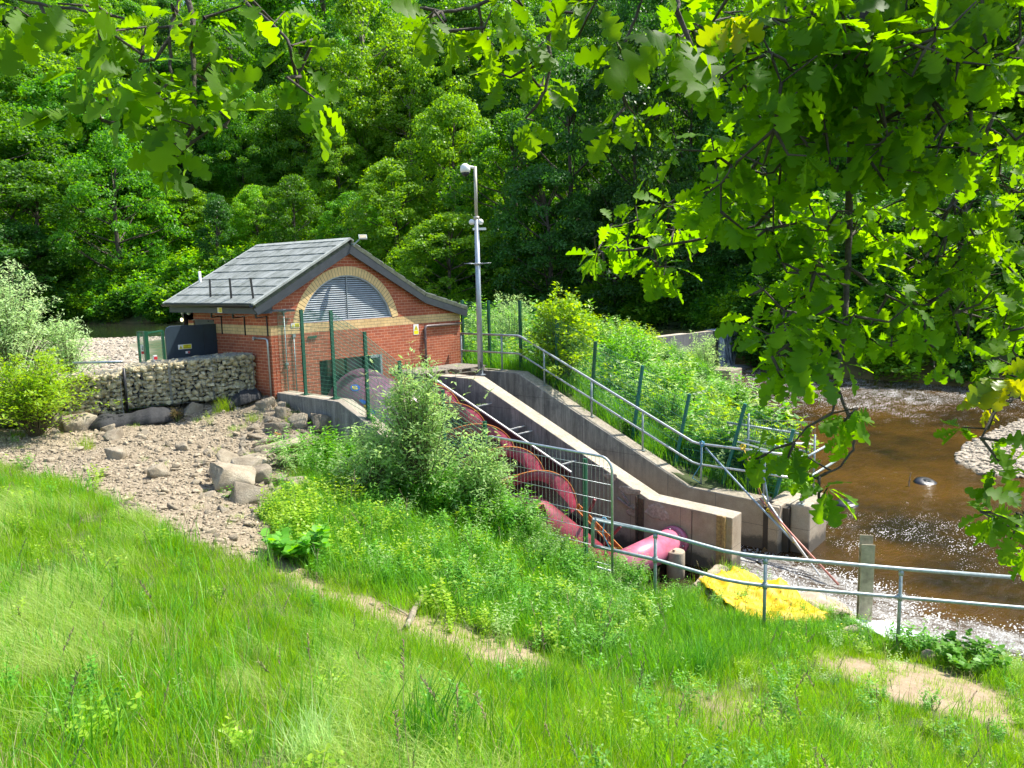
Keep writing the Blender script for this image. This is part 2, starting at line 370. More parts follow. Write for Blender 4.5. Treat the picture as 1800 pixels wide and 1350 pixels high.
def H(x, y):
    x = np.asarray(x, float); y = np.asarray(y, float); sh = x.shape; xf = x.ravel(); yf = y.ravel(); out = np.zeros(len(xf))
    for i in range(0, len(xf), 20000):
        X = xf[i:i+20000]; Y = yf[i:i+20000]
        d2 = (X[:,None]-_TP[None,:,0])**2+(Y[:,None]-_TP[None,:,1])**2
        out[i:i+20000] = (.5*d2*np.log(d2+1e-12))@_TW[:-3]+_TW[-3]+_TW[-2]*X+_TW[-1]*Y
    z = out.reshape(sh)
    z = np.clip(z, -5.2, 2.5) + .05*vnoise(x, y, 1, 1.1)+.025*vnoise(x, y, 2, 3.3)
    r = sdist(x, y, RIVER); z = np.where(r < 0, np.minimum(z, river_z(x,y)+np.maximum(r*.45, -.9)), np.where(r < 1.2, np.minimum(z, river_z(x, y)+.04+r*.6+np.maximum(0, r-.6)*2), z))
    p = sdist(x, y, POOL); z = np.where(p < 0, np.minimum(z, POOLZ+np.maximum(p*.3, -1.2)), z)
    b = sdist(x, y, BAR); z = np.where(b < .0, river_z(x, y)+.02+np.minimum(-b, 2.2)*.13, z)
    tr = np.minimum.reduce([x-.28, 6.05-x, -y-.0+.3, y+9.45]); z = np.where(tr > 0, np.minimum(z, -6.0), z)
    ho = np.minimum.reduce([x-.2, 6.3-x, y-.1, 3.7-y]); z = np.where(ho > 0, -2.2, z)
    fb = polydist(x, y, FARBANK, False); side = inpoly(x, y, FARBANK+[(200,-60),(200,200),(-40,200)])
    z = np.where(side, -2.3+np.minimum(fb*.62, 6+fb*.42)+.9*vnoise(x, y, 5, .12), z)
    return z
def H1(x, y): return float(H(np.array([x]), np.array([y]))[0])
def G(u, v, dmax=120):
    """where the line of sight through (u, v) meets the ground"""
    d = np.concatenate([np.arange(2, 30, .1), np.arange(30, dmax, .4)]); P = CAM+d[:,None]*ray(u, v)
    k = np.nonzero(P[:,2] < H(P[:,0], P[:,1]))[0]
    if not len(k): return P[-1]
    i = k[0]
    if i == 0: return P[0]
    a, b = P[i-1], P[i]
    for _ in range(8):
        m = (a+b)/2
        if m[2] < H1(m[0], m[1]): b = m
        else: a = m
    return (a+b)/2
def GP(pts): return [tuple(G(u, v)[:2]) for u, v in pts]
GRAVEL = GP([(2,750),(90,742),(180,735),(260,716),(330,706),(458,692),(484,700),(560,760),(640,820),(600,850),(520,850),(470,900),(475,950),(525,1015),(440,985),(330,955),(240,905),(150,862),(2,815)])+[(-7.5,2.5)]
PATH = [GP([(430,960),(520,985),(590,1040),(700,1065),(800,1105),(900,1130),(990,1160),(940,1185),(820,1165),(740,1125),(640,1080),(540,1035)]),
        GP([(1430,1150),(1560,1160),(1700,1185),(1790,1235),(1795,1300),(1700,1265),(1560,1225),(1460,1180)]),
        GP([(1020,1110),(1090,1100),(1150,1130),(1060,1135)]), GP([(1180,1220),(1300,1215),(1380,1260),(1260,1300),(1170,1270)])]
def gmask(x, y):
    g = sdist(x, y, GRAVEL)+.12*vnoise(x, y, 3, 2.6); return np.clip(.5-g/.35, 0, 1)
def pmask(x, y):
    m = np.zeros(np.shape(x))
    for i, P in enumerate(PATH): m = np.maximum(m, np.clip(.55-(sdist(x, y, P)+.13*vnoise(x, y, 4+i, 3.1))/.3, 0, 1)*(1 if i < 2 else .65))
    return m
def axis(segs):
    a = []
    for lo, hi, st in segs: a += list(np.arange(lo, hi, st))
    return np.array(a+[segs[-1][1]])
gx = axis([(-60,-14,2.5),(-14,7.6,.14),(7.6,20,.4),(20,60,1.),(60,190,4.)]); gy = axis([(-60,-18,2.5),(-18,6,.14),(6,20,.5),(20,100,1.4),(100,200,5.)])
GX, GY = np.meshgrid(gx, gy, indexing='ij'); GZ = H(GX, GY)
V = np.stack([GX, GY, GZ], -1).reshape(-1, 3); ny = len(gy)
ii, jj = np.meshgrid(np.arange(len(gx)-1), np.arange(ny-1), indexing='ij'); k = (ii*ny+jj).ravel()
Fq = np.stack([k, k+ny, k+ny+1, k+1], -1)
def groundmat():
    m, nt, b = newmat('earth_gravel_and_turf'); P = pos(nt)
    def att(n): return N(nt, 'ShaderNodeAttribute', attribute_name=n).outputs['Fac']
    turf = ramp(nt, noise(nt, 5, 6, .7, P), [(.3, (.035, .06, .014)), (.7, (.09, .11, .035))])
    vo = N(nt, 'ShaderNodeTexVoronoi'); vo.inputs['Scale'].default_value = 26; nt.links.new(P, vo.inputs['Vector'])
    gr = mixc(nt, .8, ramp(nt, noise(nt, 4, 7, .7, P), [(.3, (.22, .175, .115)), (.7, (.37, .31, .22))]), ramp(nt, vo.outputs['Distance'], [(.1, (.75, .74, .72)), (.6, (.30, .29, .28))]), 'SOFT_LIGHT')
    di = ramp(nt, noise(nt, 9, 8, .75, P), [(.25, (.22, .155, .09)), (.7, (.42, .32, .21))])
    bed = ramp(nt, noise(nt, 2.2, 7, .7, P), [(.3, (.10, .06, .02)), (.7, (.30, .19, .07))])
    co = ramp(nt, noise(nt, 14, 6, .8, P), [(.3, (.26, .22, .16)), (.7, (.42, .37, .29))])
    hill = ramp(nt, noise(nt, .35, 7, .7, P), [(.3, (.025, .045, .01)), (.7, (.07, .13, .025))])
    c = mixc(nt, att('gravel'), turf, gr); c = mixc(nt, att('dirt'), c, di); c = mixc(nt, att('bed'), c, bed); c = mixc(nt, att('cobble'), c, co); c = mixc(nt, att('hill'), c, hill)
    nt.links.new(c, b.inputs['Base Color']); b.inputs['Roughness'].default_value = .95
    bump(nt, b, noise(nt, 30, 6, .75, P), .7, .03); return m
gr = fastmesh('ground', V, Fq, groundmat(), smooth=True); tag(gr, kind='structure')
xs, ys = V[:,0], V[:,1]; side = inpoly(xs, ys, FARBANK+[(200,-60),(200,200),(-40,200)])
beach = np.clip(.5-(sdist(xs, ys, [(-30,14),(-8,7.5),(-2,6.5),(2,9),(8,24),(15,33),(15.5,38),(8,43),(-30,60)])+.6*vnoise(xs, ys, 9, .5))/1.2, 0, 1)
bar = np.clip(.5-sdist(xs, ys, BAR)/.5, 0, 1)
for nm, val in (('gravel', gmask(xs, ys)), ('dirt', pmask(xs, ys)), ('bed', ((sdist(xs, ys, RIVER) < .1) | (sdist(xs, ys, POOL) < 0)).astype(float)), ('cobble', np.maximum(beach, bar)), ('hill', side.astype(float))):
    a = gr.data.attributes.new(nm, 'FLOAT', 'POINT'); a.data.foreach_set('value', np.asarray(val, np.float32))

# ------------------------------------------------------------------ water
def watermat(name, body, foam_lo, foam_hi, fscale, rip, deep=.55):
    m, nt, b = newmat(name); P = pos(nt)
    mp = N(nt, 'ShaderNodeMapping'); nt.links.new(P, mp.inputs[0]); mp.inputs['Rotation'].default_value = (0, 0, .45)
    mp.inputs['Scale'].default_value = (1, 1.9, 1)
    c = ramp(nt, noise(nt, .28, 4, .6, P), [(.35, body[0]), (.62, body[1])])
    mp2 = N(nt, 'ShaderNodeMapping'); nt.links.new(P, mp2.inputs[0]); mp2.inputs['Rotation'].default_value = (0, 0, RAD(-62)); mp2.inputs['Scale'].default_value = (3.6, 1.0, 1)
    at = N(nt, 'ShaderNodeAttribute', attribute_name='foam').outputs['Fac']
    vo = N(nt, 'ShaderNodeTexVoronoi'); vo.inputs['Scale'].default_value = fscale; nt.links.new(mp.outputs[0], vo.inputs['Vector'])
    sp = math2(nt, 'MULTIPLY', math2(nt, 'SUBTRACT', 1.0, vo.outputs['Distance']), math2(nt, 'ADD', noise(nt, fscale*.22, 5, .7, mp.outputs[0]), .25))
    sz = math2(nt, 'MULTIPLY', math2(nt, 'SUBTRACT', noise(nt, fscale*.08, 5, .7, mp.outputs[0]), .5), 1.1)
    f = math2(nt, 'SUBTRACT', math2(nt, 'ADD', math2(nt, 'MINIMUM', at, .40), sz), vo.outputs['Distance'])
    fm = ramp(nt, f, [(foam_lo, (0, 0, 0)), (foam_hi, (1, 1, 1))])
    thick = ramp(nt, math2(nt, 'ADD', math2(nt, 'MULTIPLY', math2(nt, 'SUBTRACT', at, .62), .62), math2(nt, 'MULTIPLY', noise(nt, 1.7, 10, .78, mp2.outputs[0], 1.4), .85)), [(.36, (0, 0, 0)), (.47, (.55, .55, .55)), (.60, (1, 1, 1))])
    fm = mixc(nt, 1.0, fm, thick, 'LIGHTEN')
    nt.links.new(mixc(nt, fm, c, ramp(nt, noise(nt, 11, 6, .8, mp.outputs[0], 1.0), [(.35, (.16, .13, .085)), (.6, (.60, .61, .60))])), b.inputs['Base Color'])
    r = ramp(nt, fm, [(0, (.06, .06, .06)), (1, (.7, .7, .7))]); nt.links.new(r, b.inputs['Roughness'])
    b.inputs['IOR'].default_value = 1.33
    h = math2(nt, 'ADD', noise(nt, rip, 5, .65, mp.outputs[0], .4), math2(nt, 'MULTIPLY', fm, .6))
    bump(nt, b, h, .7, .06); return m
def sheet(name, poly, zf, step, mat, foamf, margin=.6):
    P = np.array([p[:2] for p in poly]); lo = P.min(0)-1; hi = P.max(0)+1
    ax = np.arange(lo[0], hi[0], step); ay = np.arange(lo[1], hi[1], step)
    X, Y = np.meshgrid(ax, ay, indexing='ij'); keep = sdist(X, Y, poly) < margin
    Z = zf(X, Y); n = len(ay)
    i, j = np.meshgrid(np.arange(len(ax)-1), np.arange(n-1), indexing='ij'); kk = (i*n+j)
    ok = keep[:-1,:-1] & keep[1:,:-1] & keep[1:,1:] & keep[:-1,1:]; kk = kk[ok]
    F = np.stack([kk, kk+n, kk+n+1, kk+1], -1); used = np.unique(F); mp = np.full(X.size, -1); mp[used] = np.arange(len(used))
    V = np.stack([X, Y, Z], -1).reshape(-1, 3)[used]
    o = fastmesh(name, V, mp[F], mat, smooth=True)
    a = o.data.attributes.new('foam', 'FLOAT', 'POINT'); a.data.foreach_set('value', np.asarray(foamf(V[:,0], V[:,1]), np.float32)); return o
def rfoam(x, y):
    # turbulent outflow at the ends of the channel walls, rapids below the weir
    a = np.exp(-((polydist(x, y, [(4.5,-10.0),(3.9,-11.6),(3.9,-13.5),(4.4,-17)], False)-.1)/.85)**2)
    a = np.maximum(a*.72, np.exp(-((polydist(x, y, [(5.3,-9.0),(5.2,-10.8),(4.6,-12.5)], False))/.8)**2)*.72)+.10*vnoise(x, y, 21, 1.6)
    b = np.exp(-(polydist(x, y, [(28,3.8),(37,2.8)], False)/1.6)**2)*1.0
    s = (x-CAM[0])*.782+(y-CAM[1])*.623
    c = np.clip((s-27)/7, 0, 1)*(.44+.12*vnoise(x, y, 3, .5))
    e = .30*np.exp(-(polydist(x, y, [(8,-10.6),(9.5,-12.5),(8,-15)], False)/1.6)**2)
    return np.maximum.reduce([a, b, c, e])+.06*vnoise(x, y, 7, .35)
def rz(x, y):
    t = np.exp(-(polydist(x, y, [(4.6,-9.6),(4.0,-11.6),(4.0,-14)], False)/1.1)**2)
    return river_z(x, y)+t*.05*(vnoise(x, y, 1, 2.2)+.6*vnoise(x, y, 2, 4.3))+.006*vnoise(x, y, 3, 1.2)
riv = sheet('river_water', RIVER[:-1], rz, .16, watermat('brown_river_water', ((.020, .014, .007), (.088, .045, .010)), .0, .10, 12.5, 2.6), rfoam, 1.0); tag(riv, kind='structure')
ch = MB(); ch.box((.45,-9.75,-5.6),(6.0,-4.0,-4.97)); tw = ch.build('channel_water', simple('dark_water', (.03, .024, .012), .05), None); tag(tw, kind='structure')
pool = sheet('pool_water', POOL, lambda x, y: POOLZ+.004*vnoise(x, y, 3, .8), .9, watermat('dark_pool_water', ((.010, .014, .010), (.025, .028, .016)), 1.5, 1.6, 3, 1.2), lambda x, y: 0*x, .8); tag(pool, kind='structure')
# weir: crest wall and falling water
wr = MB(); a, b_ = np.array(WEIR[0]), np.array(WEIR[1]); d = (b_-a)/np.linalg.norm(b_-a); nrm = np.array([-d[1], d[0]])
def wp(t, o, z): p = a+d*t+nrm*o; return (p[0], p[1], z)
L = np.linalg.norm(b_-a)
wr.add([wp(-3.5,-.35,-5.4), wp(L,-.35,-5.4), wp(L,.35,-5.4), wp(-3.5,.35,-5.4), wp(-3.5,-.3,-2.19), wp(L,-.3,-2.235), wp(L,.35,-2.235), wp(-3.5,.35,-2.19)], [(0,3,2,1),(4,5,6,7),(0,1,5,4),(1,2,6,5),(2,3,7,6),(3,0,4,7)])
we = wr.build('weir', M['conc'], None, loc=wp(L/2, 0, -5)); tag(we, 'low concrete weir wall carrying the waterfall across the river', 'weir')
wm, nt, b = newmat('falling_water'); P = pos(nt); mp = N(nt, 'ShaderNodeMapping'); nt.links.new(P, mp.inputs[0]); mp.inputs['Scale'].default_value = (5, 5, .5)
nt.links.new(ramp(nt, noise(nt, 1.6, 6, .7, mp.outputs[0]), [(.38, (.05, .06, .075)), (.50, (.28, .33, .40)), (.62, (.75, .80, .86))]), b.inputs['Base Color']); b.inputs['Roughness'].default_value = .25
bump(nt, b, noise(nt, 2.5, 5, .7, mp.outputs[0]), .8, .05)
nn = 90; ts = np.linspace(6.2, L+.6, nn); prof = [(.30,-2.17),(-.05,-2.175),(-.38,-2.22),(-.50,-2.45),(-.58,-3.0),(-.66,-3.7),(-.75,-4.5)]
VV = np.array([wp(t, o+.03*math.sin(t*7.3+i)+.02*math.sin(t*17), z) for i, (o, z) in enumerate(prof) for t in ts]); q = np.arange(nn-1)
FF = np.concatenate([np.stack([i*nn+q, i*nn+q+1, (i+1)*nn+q+1, (i+1)*nn+q], -1) for i in range(len(prof)-1)])
wf = fastmesh('waterfall', VV, FF, wm, smooth=True); tag(wf, kind='structure')
# ------------------------------------------------------------------ turbine house
house = empty('turbine_house', (3.25, 1.8, -1.5), 'brick turbine house with cream arch, louvred opening and grey tiled roof', 'building')
def hp(mb, name, mats, **k): return rel(mb.build(name, mats, None, **k), house)
AX, AZ, AR = 2.32, -.16, 1.53
def arc(r, a0, a1, n): return [(AX+r*math.cos(a0+(a1-a0)*i/n), AZ+r*math.sin(a0+(a1-a0)*i/n)) for i in range(n+1)]
th = math.asin((.235-AZ)/AR)
g = MB()
g.prism([(0,-1.7),(1.32,-1.7),(1.32,-.72),(0,-.72)], 0, .28); g.prism([(3.34,-1.7),(6.5,-1.7),(6.5,-.72),(3.34,-.72)], 0, .28)
g.prism([(0,-.72),(AX,-.72),(AX,.235)]+arc(AR, math.pi-th, math.pi/2, 20)+[(AX,1.98),(0,.70)], 0, .28)
g.prism([(AX,-.72),(6.5,-.72),(6.5,.30),(4.95,.70),(AX,1.98)]+arc(AR, math.pi/2, th, 20)+[(AX,.235)], 0, .28)
hp(g, 'wall', M['brick'])
g = MB(); g.box((0,.28,-1.7),(.28,2.38,.62)); g.box((0,2.38,.33),(.28,3.36,.62)); g.box((0,3.36,-1.7),(.28,3.62,.62)); hp(g, 'wall', M['brick'])
g = MB(); g.box((.28,3.34,-1.7),(6.5,3.62,.3)); g.box((6.22,.28,-1.7),(6.5,3.34,.3)); hp(g, 'wall', M['brick'])
g = MB(); g.prism([(.0,.30),(6.5,.30),(4.95,.70),(AX,1.98),(0,.7)], 3.34, 3.62); hp(g, 'wall', M['brick'])
# arch of cream bricks
g = MB(); t0 = math.asin((.229-AZ)/1.64); nv = 46
for i in range(nv):
    a = t0+(math.pi-2*t0)*i/nv; b2 = t0+(math.pi-2*t0)*(i+1)/nv; e = .0036
    p = [(AX+r*math.cos(c), AZ+r*math.sin(c)) for r, c in ((1.525,a+e),(1.745,a+e),(1.745,b2-e),(1.525,b2-e))]
    p = [(x, max(z, .2285)) for x, z in p]
    g.prism(p, -.005, .10)
ao = hp(g, 'arch', M['arch'])
g = MB(); g.prism(arc(1.742, t0, math.pi-t0, 40)+arc(1.53, math.pi-t0, t0, 40), -.0022, .09); o = g.build('mortar', M['mortar']); o.parent = ao
# louvre
g = MB(); nz = 21
for i in range(nz):
    z = .262+i*(1.13/nz); hw = math.sqrt(max(AR**2-(z+.03-AZ)**2, .01))-.012
    for a_, b_ in ((-hw, -.012), (.012, hw)):
        Mx = Matrix.Translation((AX, .075, z)) @ Matrix.Rotation(RAD(38), 4, 'X'); g.box((a_,-.027,-.004),(b_,.027,.004), Mx)
g.box((AX-.004,.03,.24),(AX+.004,.05,1.355)); g.prism(arc(1.522, th, math.pi-th, 40)+arc(1.495, math.pi-th, th, 40), .015, .11); g.box((AX-1.46,.015,.237),(AX+1.46,.11,.255))
hp(g, 'louvre', M['louv'])
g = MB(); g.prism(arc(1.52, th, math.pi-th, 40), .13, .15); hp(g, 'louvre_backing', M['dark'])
# lower opening: frame, dark room behind, purple panels
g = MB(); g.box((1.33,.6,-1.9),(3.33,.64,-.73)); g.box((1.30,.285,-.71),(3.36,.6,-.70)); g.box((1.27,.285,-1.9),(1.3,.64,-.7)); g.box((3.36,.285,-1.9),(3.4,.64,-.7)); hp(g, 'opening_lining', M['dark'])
g = MB(); g.box((1.36,.50,-1.45),(1.72,.55,-.98)); g.box((1.95,.50,-1.2),(2.5,.55,-.80)); g.box((2.58,.50,-1.2),(3.1,.55,-.8)); hp(g, 'inner_panel', M['hood'])
g = MB(); g.box((3.26,-.04,-1.7),(3.34,.2,-.72)); g.box((2.95,-.02,-.80),(3.26,.02,-.72)); hp(g, 'opening_frame', M['galvd'])
# roof
roof = MB(); sl_ = math.atan2(2.28-.77, 2.84); Lr = math.hypot(2.84, 1.51)
ML = Matrix.Translation((AX,0,2.28)) @ Matrix.Rotation(math.pi, 4, 'Z') @ Matrix.Rotation(sl_, 4, 'Y')   # +x runs down the left slope, y flipped
MRt = Matrix.Translation((AX,0,2.28)) @ Matrix.Rotation(math.atan2(1.40, 2.65), 4, 'Y'); L1 = math.hypot(2.65, 1.40)
MR2 = Matrix.Translation((4.97,0,.88)) @ Matrix.Rotation(math.atan2(.46, 1.72), 4, 'Y'); L2 = math.hypot(1.72, .46)
Y0, Y1 = -.17, 3.80
roof.box((0,-Y1+.01,-.13),(Lr-.02,-Y0-.01,-.035), ML); roof.box((0,Y0+.01,-.13),(L1,Y1-.01,-.035), MRt); roof.box((0,Y0+.01,-.131),(L2,Y1-.01,-.035), MR2)
ro = hp(roof, 'roof', M['moss'])
def child(mb, name, mats, par, **k):
    o = mb.build(name, mats, None, **k); o.parent = par; return o
g = MB(); R_ = rng(5); nc = 8; gg = Lr/nc
def tiles(Mx, Lx, nc, flip):
    gg = Lx/nc
    for i in range(nc):
        ny = 5; w = (Y1-Y0-.10)/ny
        for j in range(ny):
            y0 = Y0+.05+j*w+.004; y1 = y0+w-.008; 
            if flip: y0, y1 = -y1, -y0
            tilt = Matrix.Translation((i*gg, 0, -.005+R_.uniform(-.002,.002))) @ Matrix.Rotation(RAD(2.8), 4, 'Y').inverted()
            nb = 5; wb = (y1-y0)/nb
            for q in range(nb): g.box((-.02 if i else 0,y0+q*wb+.004,-.035),(gg+.008+R_.uniform(-.004,.004),y0+(q+1)*wb-.004,-.008+.004*(q % 2)+R_.uniform(-.002,.002)), Mx @ tilt)
tiles(ML, Lr, 8, True); tiles(MRt, L1, 7, False); tiles(MR2, L2, 4, False)
child(g, 'tile_courses', M['tile'], ro)
g = MB(); g.box((.0,-Y1-.02,-.02),(.13,-Y0+.02,.012), ML); g.box((.0,Y0-.02,-.02),(.13,Y1+.02,.012), MRt)
g.box((0,-Y1-.03,-.04),(Lr+.02,-Y1+.06,.006), ML); g.box((0,-Y0-.06,-.04),(Lr+.02,-Y0+.03,.006), ML)
child(g, 'ridge_cap', M['ridge'], ro)
g = MB(); g.tube([(.42,3.62,.9),(.42,3.62,1.55)], .035); child(g, 'vent_pipe', M['white'], ro)
# barge boards, fascia, gutter
g = MB(); g.prism([(AX,2.14),(-.50,.645),(-.40,.50),(-.12,.62),(AX,1.90)], -.155, -.115); g.prism([(AX,2.14),(AX,1.90),(4.93,.56),(6.62,.10),(6.68,.28),(4.97,.745)], -.155, -.115); hp(g, 'bargeboard', M['barge'])
g = MB(); g.prism([(-.42,.52),(.0,.52),(.0,.66),(-.42,.66)], -.11, 3.72); hp(g, 'soffit_board', M['barge'])
g = MB(); g.smooth = True; n = 8; R0 = .065
for a_, z_ in ((0, .0),):
    pts = [(-.56+R0*math.cos(math.pi+math.pi*i/n), .735+R0*math.sin(math.pi+math.pi*i/n)) for i in range(n+1)]; ptsi = [(-.56+(R0-.008)*math.cos(math.pi+math.pi*i/n), .735+(R0-.008)*math.sin(math.pi+math.pi*i/n)) for i in range(n+1)]
    g.smooth = False; g.prism(pts+ptsi[::-1], -.16, 3.75)
hp(g, 'gutter', M['black'])
# pipes on the walls
g = MB(); g.tube([(6.5,-.05,-.09),(5.05,-.05,-.09),(4.985,-.05,-.11),(4.965,-.05,-.18),(4.96,-.05,-1.32)], .036, 10)
for z in (-.45,-.95): g.box((4.915,-.09,z),(5.01,-.001,z+.03))
hp(g, 'downpipe', simple('grey_brown_pipe', (.15,.115,.11), .4))
g = MB(); g.tube([(-.05,.62,-.07),(-.05,.14,-.07),(-.045,.09,-.10),(-.045,.08,-.18),(-.045,.07,-1.45)], .022, 8); g.box((-.06,.60,-.12),(-.01,.66,-.04)); hp(g, 'wall_pipe', M['galv'])
g = MB(); g.tube([(.36,-.03,.56),(.36,-.03,-1.36)], .014, 8); g.box((.32,-.07,.52),(.40,0,.60)); g.box((.33,-.06,-.72),(.40,0,-.66)); hp(g, 'conduit', M['galvd'])
g = MB(); g.tube([(.60,-.03,-.05),(.60,-.03,-1.36)], .012, 8); g.box((.57,-.06,-.08),(.63,0,.0)); hp(g, 'conduit', M['galvd'])
g = MB(); g.beam((-.25,-.08,.585),(.62,-.08,.56), .05, .05); hp(g, 'cable_tray', M['barge'])
g = MB(); g.box((1.02,-.03,-.13),(1.28,-.003,-.09)); hp(g, 'wall_plate', M['green'])
# door: opened leaf, frame
g = MB(); W0 = -1.31; pts = [(.0,-1.4),(.0,.235),(-.5,.235),(W0+.14,.25),(W0+.04,.205),(W0,.10),(W0,-1.4)]; g.prism(pts, 2.30, 2.35)
do = hp(g, 'door', M['door'], bevel=.008)
g = MB(); g.box((-.10,2.27,-.20),(.02,2.30,-.17)); g.box((-.60,2.285,.17),(-.54,2.30,.18)); g.box((-.352,2.292,-1.35),(-.345,2.30,.22)); child(g, 'door_hinge', M['barge'], do)
g = MB(); g.box((.02,2.40,-1.5),(.05,3.34,.30)); g.box((.052,2.44,-1.5),(.10,3.3,.26)); hp(g, 'door_opening', M['barge'])
g = MB(); g.tube([(-.02,2.62,.27),(-.02,2.62,.31)], .02); g.box((-.03,2.38,.30),(-.002,3.36,.33)); hp(g, 'door_frame', M['barge'])
# anti-climb brackets over the eaves
tops = []
for yb, (ut, vt), (ub, vb) in ((2.02,(368.4,490.3),(371.8,558)),(1.02,(403.5,489),(409.6,559)),(.10,(440.3,488.4),(450,559))):
    T = on(ut, vt, 'Y', yb); Bt = on(ub, vb, 'Y', yb); g = MB(); g.beam(T, Bt, .035, .035, (0,1,0)); g.beam(Bt, (-.01, yb, Bt[2]+.02), .025, .025); g.beam((-.012,yb,Bt[2]+.03),(-.012,yb,-.02), .022, .03, (1,0,0)); tops.append((T, Bt))
    hp(g, 'anti_climb_bracket', M['black'])
g = MB(); R_ = rng(3)
for fr in (.06,.36,.62,.92):
    A, B_, Cc = [t*(1-fr)+b2*fr for t, b2 in tops]
    for p, q in ((A, B_), (B_, Cc)):
        n = 14; g.tube([p*(1-i/n)+q*i/n+np.array([R_.uniform(-.02,.02), 0, R_.uniform(-.02,.02)-.03*math.sin(math.pi*i/n)]) for i in range(n+1)], .004, 4)
hp(g, 'barbed_wire', M['galv'])
# lamps and small cameras under the eaves
g = MB(); g.box((2.36,-.26,2.10),(2.40,-.14,2.14)); g.beam((2.42,-.22,2.12),(2.50,-.38,2.27), .03, .03); Mx = Matrix.Translation((2.55,-.40,2.28)) @ Matrix.Rotation(RAD(-35), 4, 'Z') @ Matrix.Rotation(RAD(-48), 4, 'X'); g.box((-.10,-.04,-.075),(.10,.0,.075), Mx)
fl = hp(g, 'floodlight', M['galvd']); g = MB(); g.box((-.08,-.046,-.055),(.08,-.041,.055), Mx); child(g, 'lamp_glass', simple('lamp_glass', (.42,.36,.24), .2), fl)
g = MB(); g.box((-.10,3.64,.18),(.05,3.72,.46)); g.tube([(-.08,3.68,-.1),(-.08,3.68,.2)], .018); wl = hp(g, 'wall_lamp', M['black'])
g = MB()
for i in range(6):
    pass
g.tube([(-.13,3.68,.27),(-.135,3.68,.29),(-.135,3.68,.34),(-.13,3.68,.36)], [.02,.035,.035,.02], 12); child(g, 'bulb', M['lamp'], wl)
for yy, r in ((3.10,.05),(3.42,.035)):
    g = MB(); g.tube([(-.25,yy,.52),(-.25,yy,.49),(-.25,yy,.465),(-.25,yy,.45)], [r,r,r*.7,.008], 12); hp(g, 'security_camera', M['white'])

def signmesh(origin, right, up, w, h, parts_, par, name='sign', thick=.006):
    """parts_: list of ('rect'|'tri', colour material, x0, y0, x1, y1) in 0..1 of the sign"""
    o = Vector(origin); r = Vector(right).normalized(); u = Vector(up).normalized(); n = r.cross(u)
    Mx = Matrix(((r.x,u.x,n.x,o.x),(r.y,u.y,n.y,o.y),(r.z,u.z,n.z,o.z),(0,0,0,1)))
    mats = []; g = MB()
    for k_, (kind, mt, x0, y0, x1, y1) in enumerate(parts_):
        if M[mt] not in mats: mats.append(M[mt])
        g.mi = mats.index(M[mt]); zz = thick+.0012*k_
        if kind == 'rect': g.box(((x0-.5)*w,(y0-.5)*h,0 if k_ == 0 else zz-.0012),((x1-.5)*w,(y1-.5)*h,zz), Mx)
        else:
            p = [((x0-.5)*w,(y0-.5)*h),((x1-.5)*w,(y0-.5)*h),(((x0+x1)/2-.5)*w,(y1-.5)*h)]
            vs = [Mx @ Vector((a, b, zz-.0012)) for a, b in p]+[Mx @ Vector((a, b, zz)) for a, b in p]
            g.add(vs, [(0,1,2),(3,4,5),(0,1,4,3),(1,2,5,4),(2,0,3,5)])
    return g.build(name, mats, None), Mx
def text(s, Mx, x, y, size, mat, par, z=.012, name='lettering'):
    cu = bpy.data.curves.new(name, 'FONT'); cu.body = s; cu.size = size; cu.align_x = 'CENTER'; cu.align_y = 'CENTER'; cu.extrude = .0006; cu.materials.append(mat)
    tmp = bpy.data.objects.new(name, cu); C.objects.link(tmp); bpy.context.view_layer.update(); me = bpy.data.meshes.new_from_object(tmp.evaluated_get(bpy.context.evaluated_depsgraph_get())); bpy.data.objects.remove(tmp); me.materials.clear(); me.materials.append(mat)
    o = bpy.data.objects.new(name, me); C.objects.link(o); o.parent = par
    o.matrix_world = Mx @ Matrix.Translation((x, y, z)); return o
WARN = [('rect','white',0,0,1,1),('rect','yel',.36,.08,.97,.92),('tri','yel',.06,.12,.32,.88),('tri','sblack',.12,.22,.26,.70),('tri','yel',.145,.26,.235,.56)]
s_, Mx = signmesh((-.86,2.292,-.27), (1,0,0), (0,0,1), .34, .115, WARN, None); rel(s_, house)
_t = text('Danger of', Mx, .058, .02, .038, M['sblack'], None)
def put(o, par):
    mw = o.matrix_world.copy(); o.parent = par; o.matrix_parent_inverse = Matrix.Identity(4)
    bpy.context.view_layer.update(); o.matrix_basis = par.matrix_world.inverted() @ mw; return o
bpy.context.view_layer.update(); put(_t, s_)
put(text('electrocution', Mx, .058, -.022, .036, M['sblack'], None), s_)
s_, Mx = signmesh((-.80,2.292,-.41), (1,0,0), (0,0,1), .11, .055, [('rect','white',0,0,1,1),('rect','sred',.5,.1,.97,.9)], None); rel(s_, house)
s_, Mx = signmesh((-.425,1.36,.60), (0,-1,0), (0,0,1), .20, .13, [('rect','white',0,0,1,1),('rect','yel',.36,.08,.97,.92),('rect','sblack',.45,.25,.88,.32),('rect','sblack',.45,.5,.88,.57),('tri','yel',.06,.2,.32,.8)], None); rel(s_, house)
s_, Mx = signmesh((.68,-.002,.20), (1,0,0), (0,0,1), .24, .11, [('rect','white',0,0,1,1),('rect','yel',.42,.08,.97,.92),('rect','sblack',.5,.3,.9,.38),('rect','sblack',.5,.55,.9,.63),('tri','yel',.06,.14,.36,.86)], None); rel(s_, house)
s_, Mx = signmesh((4.66,-.002,-.16), (1,0,0), (0,0,1), .20, .29, [('rect','white',0,0,1,1),('rect','yel',.06,.05,.94,.40),('tri','yel',.12,.45,.88,.95),('tri','sblack',.30,.52,.70,.84),('tri','yel',.38,.55,.62,.74)], None); rel(s_, house)

